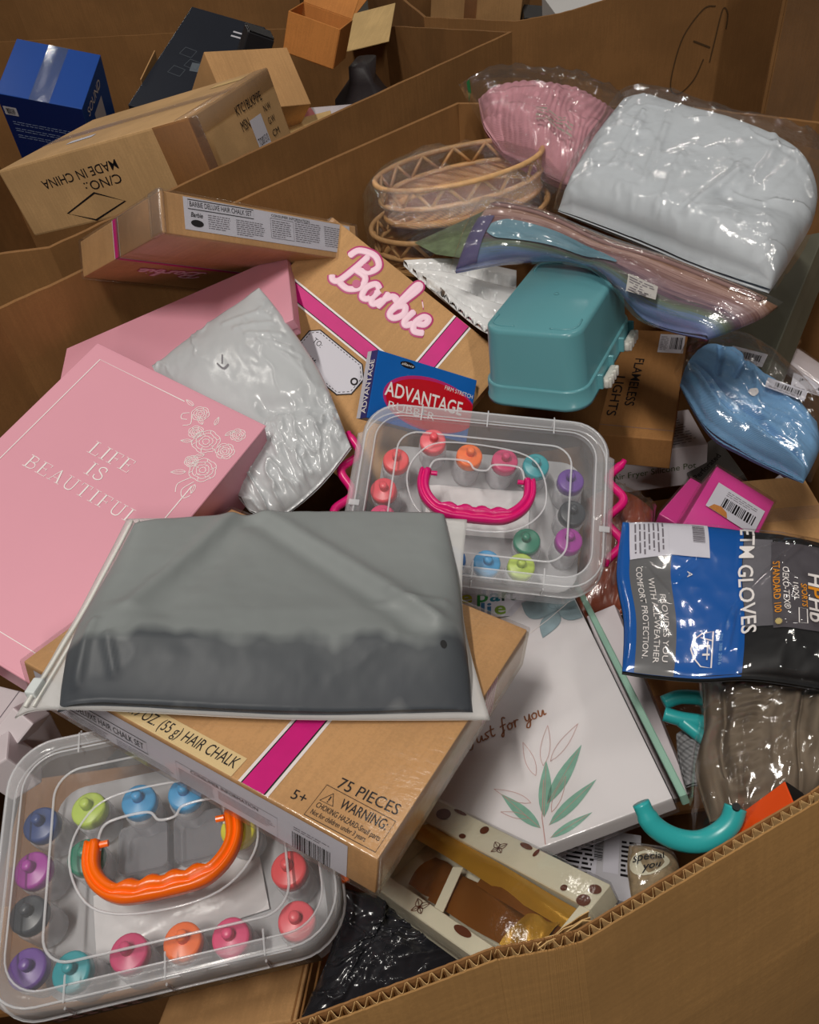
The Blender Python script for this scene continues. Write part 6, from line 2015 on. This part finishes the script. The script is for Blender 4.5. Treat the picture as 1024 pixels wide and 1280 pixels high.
# --- ribbed clear tray --------------------------------------------------------------------------------------
TRAY = milky('white_clear_tray', (0.86, 0.86, 0.86, 1), 0.85, 0.2, edge=0.3)
P = Patch('tray', 80, 60, lambda U, V: 0.004 + 0.006 * np.clip(np.sin(V * 22) * 3, -1, 1) + 0.003 * np.clip(np.sin(U * 50) * 3, -1, 1) * (np.sin(V * 22) <= 0.2))
o = P.solid('plastic_tray', TRAY, None, 0.006)
single(o, 'ribbed milky clear plastic tray between the kraft logo box and the turquoise bin', 'tray')

# --- two wicker baskets shrink-wrapped together ---------------------------------------------------------------
WICK = weave('wicker', rgb(198, 150, 96), 140, 0.6, 0.3)
WICKD = weave('wicker_dark', rgb(122, 78, 46), 140, 0.7, 0.3)
RATTAN = plain('rattan_rod', rgb(206, 160, 108), 0.45, 0.4, 0.18, 60)


def basket(name, label, loc, rot, a, b, h, seed):
    t = thing(name, label, 'basket', loc, rot, 'wicker baskets in one wrap')
    el = lambda k, z, n=40: [(a * k * math.cos(2 * math.pi * i / n), b * k * math.sin(2 * math.pi * i / n), z) for i in range(n)]
    mesh('top_rim', *tube(el(1.0, h), 0.0042, 8, True), RATTAN, t, True)
    mesh('middle_rim', *tube(el(0.97, h * 0.52), 0.0042, 8, True), RATTAN, t, True)
    mesh('bottom_rim', *tube(el(0.93, 0.006), 0.006, 8, True), WICK, t, True)
    nseg = 15
    Vt, Vb = el(0.995, h, nseg), el(0.972, h * 0.53, nseg)
    for i in range(nseg):
        for q in (Vb[i], Vb[(i + 1) % nseg]):
            m = [(Vt[i][k] + Vt[(i + 1) % nseg][k]) / 2 for k in range(3)]
            mesh('strut', *tube([q, m], 0.0026, 6), RATTAN, t, True)
    wall = []
    V, Fc = [], []
    for j in range(7):
        z = h * 0.52 * j / 6
        for i in range(60):
            an = 2 * math.pi * i / 60
            k = 0.925 + 0.04 * j / 6 + 0.012 * (1 if (i + j) % 2 else -1)
            V.append((a * k * math.cos(an), b * k * math.sin(an), z))
    for j in range(6):
        for i in range(60):
            Fc.append((j * 60 + i, j * 60 + (i + 1) % 60, (j + 1) * 60 + (i + 1) % 60, (j + 1) * 60 + i))
    mesh('woven_wall', V, Fc, WICK, t)
    mesh('base', *shift(prism([(a * 0.92 * math.cos(2 * math.pi * i / 30), b * 0.92 * math.sin(2 * math.pi * i / 30)) for i in range(30)], 0.004), 0, 0, 0.001), WICKD, t)
    return t


basket('wicker_basket', 'upper wicker basket with zigzag cane sides inside the shiny wrap', (0.150, 1.236, 0.920), (-0.10, -0.05, 0.12), 0.130, 0.086, 0.060, 1)
basket('wicker_basket', 'lower larger wicker basket in the shiny wrap, resting on the pale yellow box', (0.144, 1.218, 0.857), (-0.06, -0.04, 0.12), 0.140, 0.096, 0.058, 2)
o = None
t = thing('wrapping_film', 'crinkled shiny clear wrap around the two wicker baskets', 'film', (0.14, 1.24, 0.87))
org = (0.14, 1.24, 0.87)
V, Fc = [], []
rn = np.random.default_rng(3)
nA, nB = 72, 20
for j in range(nB + 1):
    ph = math.pi * (0.02 + 0.95 * j / nB)
    for i in range(nA):
        an = 2 * math.pi * i / nA
        ca, sa = math.cos(an), math.sin(an)
        ex = lambda q: math.copysign(abs(q) ** 0.75, q)
        r_ = math.sin(ph) ** 0.55
        zz = math.copysign(abs(math.cos(ph)) ** 0.8, math.cos(ph))
        V.append((0.150 + 0.160 * ex(ca) * r_, 1.226 + 0.120 * ex(sa) * r_, 0.914 + 0.084 * zz))
V = np.array(V)
uu = np.arctan2(V[:, 1] - 1.226, V[:, 0] - 0.150) / 6.283 + 0.5
vv = (V[:, 2] - 0.85) / 0.15
cen = np.array([0.150, 1.226, 0.914])
dirn = (V - cen) / (np.linalg.norm(V - cen, axis=1, keepdims=True) + 1e-6)
V = V + dirn * (0.006 * fbm(uu, vv, 12, 4, 111) + 0.006 * crease(uu, vv, 112, 9, 4) - 0.004)[:, None]
for j in range(nB):
    for i in range(nA):
        Fc.append((j * nA + i, (j + 1) * nA + i, (j + 1) * nA + (i + 1) % nA, j * nA + (i + 1) % nA))
place(mesh('wrap', V, Fc, film('crinkled_wrap', 0.02, 3.0, 0.12, 40, 1.0, dist=0.009), None, True), t, org)
LEAFY = plain('leaf_print_paper', rgb(98, 112, 84), 0.4, 0.4, 0.45, 60)
q = LEAF_PAPER
place(mesh('paper_insert', q, [(0, 3, 2, 1)], LEAFY, None, label='green leaf printed paper under the film'), t, org)

# ================================================================== goods in the second bin
CARTON = cardboard('carton_board', rgb(190, 152, 106))
t, D = carton('S', 'cardboard_box', 'big taped kraft carton with upside-down MADE IN CHINA print, in the left bin', 'box', CARTON, 0.004)
X, Y, Z = D
printed(t, 'printed_text', D, '-y', text2d('MADE IN CHINA', 0.047, 0.0335, math.pi + 0.02, 0.192, 0.0165, 0, 0.004), INK)
printed(t, 'printed_text', D, '-y', text2d('C/NO.:', 0.041, 0.0085, math.pi + 0.01, 0.090, 0.0165, 0, 0.004), INK)
printed(t, 'printed_diamond', D, '-y', frame2d([(-0.122, -0.039), (-0.035, -0.014), (0.026, -0.041), (-0.062, -0.0625)], 0.0035), INK)
printed(t, 'tape_strip', D, '+z', rect2d(-X / 2, -0.022, X, 0.048), TAPE, 0.0006)
printed(t, 'flap_seam', D, '+z', ribbon2d([(-X / 2, 0.0), (X / 2, 0.0)], 0.002), KRAFT_DARK, 0.0004)
TAPEB = film('brown_tape', 0.06, 1.1, 0.2, 40, 0.6, (0.82, 0.68, 0.48, 1))
mesh('tape_strip', *shift(boxg(0.10, 0.002, Z * 0.99, 0.0008, 1), X / 2 - 0.03, -Y / 2, 0), TAPEB, t, True, label='brown tape round the corner')
mesh('tape_strip', *shift(boxg(0.0022, Y * 0.98, 0.035, 0.0008, 1), X / 2, 0, Z / 2 - 0.018), TAPE, t, True)
mesh('tape_strip', *shift(boxg(0.030, Y * 0.99, 0.0018, 0.0008, 1), X / 2 - 0.016, 0, Z / 2), TAPE, t, True)
printed(t, 'side_label', D, '+z', rect2d(-0.115, -0.085, 0.062, 0.022, 0.12), LABEL, 0.0008)
printed(t, 'side_label', D, '+z', rect2d(0.13, 0.095, 0.075, 0.03, 0.0), KRAFT_PALE, 0.0008)
printed(t, 'side_label', D, '+x', rect2d(0.022, -0.055, 0.05, 0.06, 0.0), LABEL, 0.0012)
printed(t, 'printed_text', D, '+x', text2d('TO001510', 0.026, -0.045, 0, 0.042, 0.014), INK, 0.0016)
printed(t, 'printed_text', D, '+x', text2d('MSN', -0.012, -0.005, 0, 0.032, 0.018), INK, 0.0012)
printed(t, 'printed_text', D, '+x', text2d('KTC1BLKPIPE', -0.012, 0.024, 0, 0.11, 0.016), INK, 0.0012)
printed(t, 'printed_text', D, '+x', text2d('N.W', 0.09, 0.002, 0, 0.03, 0.012), INK, 0.0012)
printed(t, 'printed_text', D, '+x', text2d('G.W', 0.09, -0.022, 0, 0.03, 0.012), INK, 0.0012)
printed(t, 'printed_text', D, '+x', text2d('CM', 0.09, -0.046, 0, 0.03, 0.012), INK, 0.0012)

NAVY = plain('royal_blue_board', rgb(34, 76, 158), 0.28, 0.5, 0.05, 8)
NAVYD = plain('deep_blue_board', rgb(16, 40, 108), 0.35, 0.5, 0.05, 8)
t, D = carton('T', 'cardboard_box', 'royal blue glossy box sealed with clear tape in the left bin', 'box', NAVY, 0.002)
X, Y, Z = D
printed(t, 'side_panel', D, '-y', rect2d(-X / 2 + 0.001, -Z / 2 + 0.001, X - 0.002, Z - 0.002), NAVYD, 0.0004)
printed(t, 'printed_text', D, '-y', join(*[print2d(-0.08, 0.03 - 0.02 * k, 0.15, 0.013, 2, 0, 120 + k, 0.3) for k in range(3)]), plain('pale_blue_text', rgb(150, 170, 210), 0.5), 0.0008)
printed(t, 'sticker', D, '-y', rect2d(-0.09, 0.058, 0.03, 0.024), LABEL, 0.0008)
printed(t, 'barcode', D, '-y', bars2d(-0.085, 0.062, 0.02, 0.016), INK, 0.0012)
mesh('tape_strip', *shift(boxg(0.045, Y * 1.005, 0.001, 0.0005, 1), 0, 0, Z / 2), TAPE, t, True)
printed(t, 'sticker', D, '+x', rect2d(-0.03, -0.02, 0.06, 0.07), LABEL, 0.0006)
printed(t, 'printed_text', D, '+x', text2d('SOUND', -0.06, 0.07, 0, 0.10, 0.022), INK_WHITE, 0.0008)

t, D = carton('V', 'cardboard_box', 'dark navy box with pale line art tilted in the left bin', 'box', plain('dark_navy_board', rgb(34, 38, 48), 0.4, 0.4, 0.1, 10), 0.002)
X, Y, Z = D
PALEG = plain('grey_art', rgb(96, 104, 112), 0.5)
printed(t, 'printed_drawing', D, '+z', join(*[frame2d([(x, y), (x + 0.03, y - 0.006), (x + 0.034, y + 0.03), (x + 0.004, y + 0.034)], 0.0016) for x, y in ((-0.05, -0.06), (0.03, -0.06), (-0.01, -0.03))] + [rect2d(0.0, -0.02, 0.034, 0.03, 0.15)]), PALEG, 0.0006)
printed(t, 'printed_text', D, '+z', join(rect2d(-X / 2 + 0.05, Y / 2 - 0.075, 0.006, 0.05, 0.0), rect2d(-X / 2 + 0.068, Y / 2 - 0.075, 0.006, 0.05, 0.0)), LABEL, 0.0006)
mesh('torn_flap', *xf(boxg(0.12, 0.003, 0.05, 0.0006, 1), Matrix.Translation((0.06, -Y / 2 - 0.012, Z / 2 - 0.02)) @ Matrix.Rotation(0.1, 4, 'Z')), KRAFT, t)
t, D = carton('U', 'cardboard_box', 'brown carton standing behind the big taped carton in the left bin', 'box', KRAFT, 0.002)
printed(t, 'flap_seam', D, '+z', ribbon2d([(-D[0] / 2, 0), (D[0] / 2, 0)], 0.0015), KRAFT_DARK)

# open ochre carton with its flaps up
dims, loc, rot = BOX['W']
t = thing('open_carton', 'ochre carton with open flaps lying in the left bin', 'box', loc, rot)
X, Y, Z = dims
for nm, (w, d, h), (x, y, z) in (('front_panel', (X, 0.003, Z), (0, -Y / 2, 0)), ('back_panel', (X, 0.003, Z), (0, Y / 2, 0)), ('side_panel', (0.003, Y, Z), (-X / 2, 0, 0)), ('side_panel', (0.003, Y, Z), (X / 2, 0, 0)), ('base', (X, Y, 0.003), (0, 0, -Z / 2))):
    mesh(nm, *shift(boxg(w, d, h, 0.0008, 1), x, y, z), KRAFT_OCHRE, t)
Wi = Matrix.LocRotScale(Vector(loc), Euler(rot), None).inverted()
for nm, key, mt in (('flap', 'flap_pale', KRAFT_PALE), ('flap', 'flap_top', KRAFT_OCHRE)):
    fd, fl_, fr = BOX[key]
    mesh(nm, *xf(boxg(*fd, 0.0008, 1), Wi @ Matrix.LocRotScale(Vector(fl_), Euler(fr), None)), mt, t)
mesh('flap', *xf(shift(boxg(X, 0.05, 0.003, 0.0008, 1), 0, 0.025, 0), Matrix.Translation((0, Y / 2, Z / 2)) @ Matrix.Rotation(0.9, 4, 'X')), KRAFT_OCHRE, t)
t, D = carton('tanstrip', 'cardboard_box', 'pale tan carton just behind the rim of the left bin, under the white slip', 'box', KRAFT_PALE, 0.002)
t, D = carton('slip', 'small_packet', 'white packet with a pink end behind the rim of the left bin', 'packet', LILAC, 0.003)
printed(t, 'printed_end', D, '+z', rect2d(-D[0] / 2 + 0.002, -D[1] / 2 + 0.002, D[0] * 0.9, 0.05), plain('salmon_print', rgb(210, 130, 130), 0.5), 0.0006)
SMOKE = wrinkled('dark_grey_poly', rgb(52, 46, 48), 0.5, 0.3, 12, 0.5, 0.2)
V, Fc = [], []
g = loft([(0.14, 0.16, 0.03, 0.0), (0.17, 0.18, 0.04, 0.05), (0.14, 0.16, 0.05, 0.12), (0.06, 0.09, 0.02, 0.17), (0.05, 0.10, 0.02, 0.21)], 6, True, True)
gv = [(x + 0.012 * math.sin(40 * y + 30 * z), y + 0.01 * math.sin(35 * x + 20 * z), z) for x, y, z in g[0]]
o = mesh('plastic_bag', gv, g[1], SMOKE, None, True)
o.location = (0.04, 2.24, 0.64)
single(o, 'dark grey crumpled bag in the shadow of the left bin', 'bag')
o = mesh('cardboard_box', *boxg(0.07, 0.05, 0.14, 0.002, 1), plain('black_card', rgb(36, 36, 40), 0.5), None)
o.location = (-0.245, 2.40, 0.845)
o.rotation_euler = (0.2, 0.5, 0.3)
mesh('lid_flap', *shift(boxg(0.068, 0.048, 0.003, 0.001, 1), 0, 0, 0.0725), BLACK, o)
single(o, 'small black box corner between the navy box and the ochre open carton', 'box')
# ---- goods in the bins behind
t, D = carton('topcarton', 'cardboard_box', 'taped tan carton at the top edge, behind the second bin', 'box', KRAFT, 0.004)
mesh('tape_strip', *shift(boxg(0.05, 0.003, D[2] * 0.98, 0.001, 1), -0.02, -D[1] / 2, 0), TAPEB, t, True)
t, D = carton('redbox', 'cardboard_box', 'dark box with red and blue print in the bin at the top edge', 'box', BLACK, 0.002)
printed(t, 'printed_picture', D, '-y', poly2d(ring(0.0, 0.02, 0.045, 0.03, 14)), RED_INK, 0.0006)
printed(t, 'printed_picture', D, '-y', poly2d(ring(-0.03, 0.0, 0.02, 0.03, 14)), plain('teal_print', rgb(30, 110, 140), 0.4), 0.0009)
t, D = carton('markbox', 'cardboard_box', 'white box with green handling marks in the bin at the top edge', 'box', WHITE, 0.002)
printed(t, 'printed_marks', D, '-y', join(ribbon2d(ring(-0.05, 0.05, 0.012, 0.012, 14)[2:12], 0.005), ribbon2d(ring(-0.018, 0.05, 0.012, 0.012, 14)[2:12], 0.005), rect2d(0.008, 0.04, 0.02, 0.022), rect2d(0.04, 0.04, 0.018, 0.022)), GREEN_INK, 0.0008)

# ---- filling deeper down in the front bin, glimpsed in the dark gaps
rn = random.Random(11)
pf = None
FILL = ((-0.42, 0.46, 0.27, 0.34, 0.30, 0.40, 0.0, 'plain kraft carton deep in the pile under the printed pink gift box'), (-0.02, 0.40, 0.27, 0.36, 0.28, 0.40, 0.0, 'plain kraft carton deep in the pile under the ribbon window box'), (0.36, 0.60, 0.25, 0.30, 0.30, 0.36, 0.0, 'plain kraft carton deep in the pile under the glove pack'), (-0.24, 0.82, 0.31, 0.36, 0.28, 0.48, 0.0, 'plain kraft carton deep in the pile under the poly mailer'), (0.16, 0.98, 0.28, 0.34, 0.28, 0.42, 0.0, 'plain kraft carton deep in the pile under the turquoise bin'), (0.54, 0.96, 0.21, 0.26, 0.26, 0.28, 0.0, 'plain kraft carton deep in the pile under the olive box'))
for x, y, z, w, d, h, a, lab_ in FILL:
    t = thing('filler_carton', lab_, 'box', (x, y, z), (0, 0, a), 'kraft cartons deep in the pile')
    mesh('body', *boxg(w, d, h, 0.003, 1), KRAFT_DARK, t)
    mesh('tape_strip', *shift(boxg(w * 1.002, 0.05, 0.001, 0.0004, 1), 0, 0, h / 2), TAPEB, t)
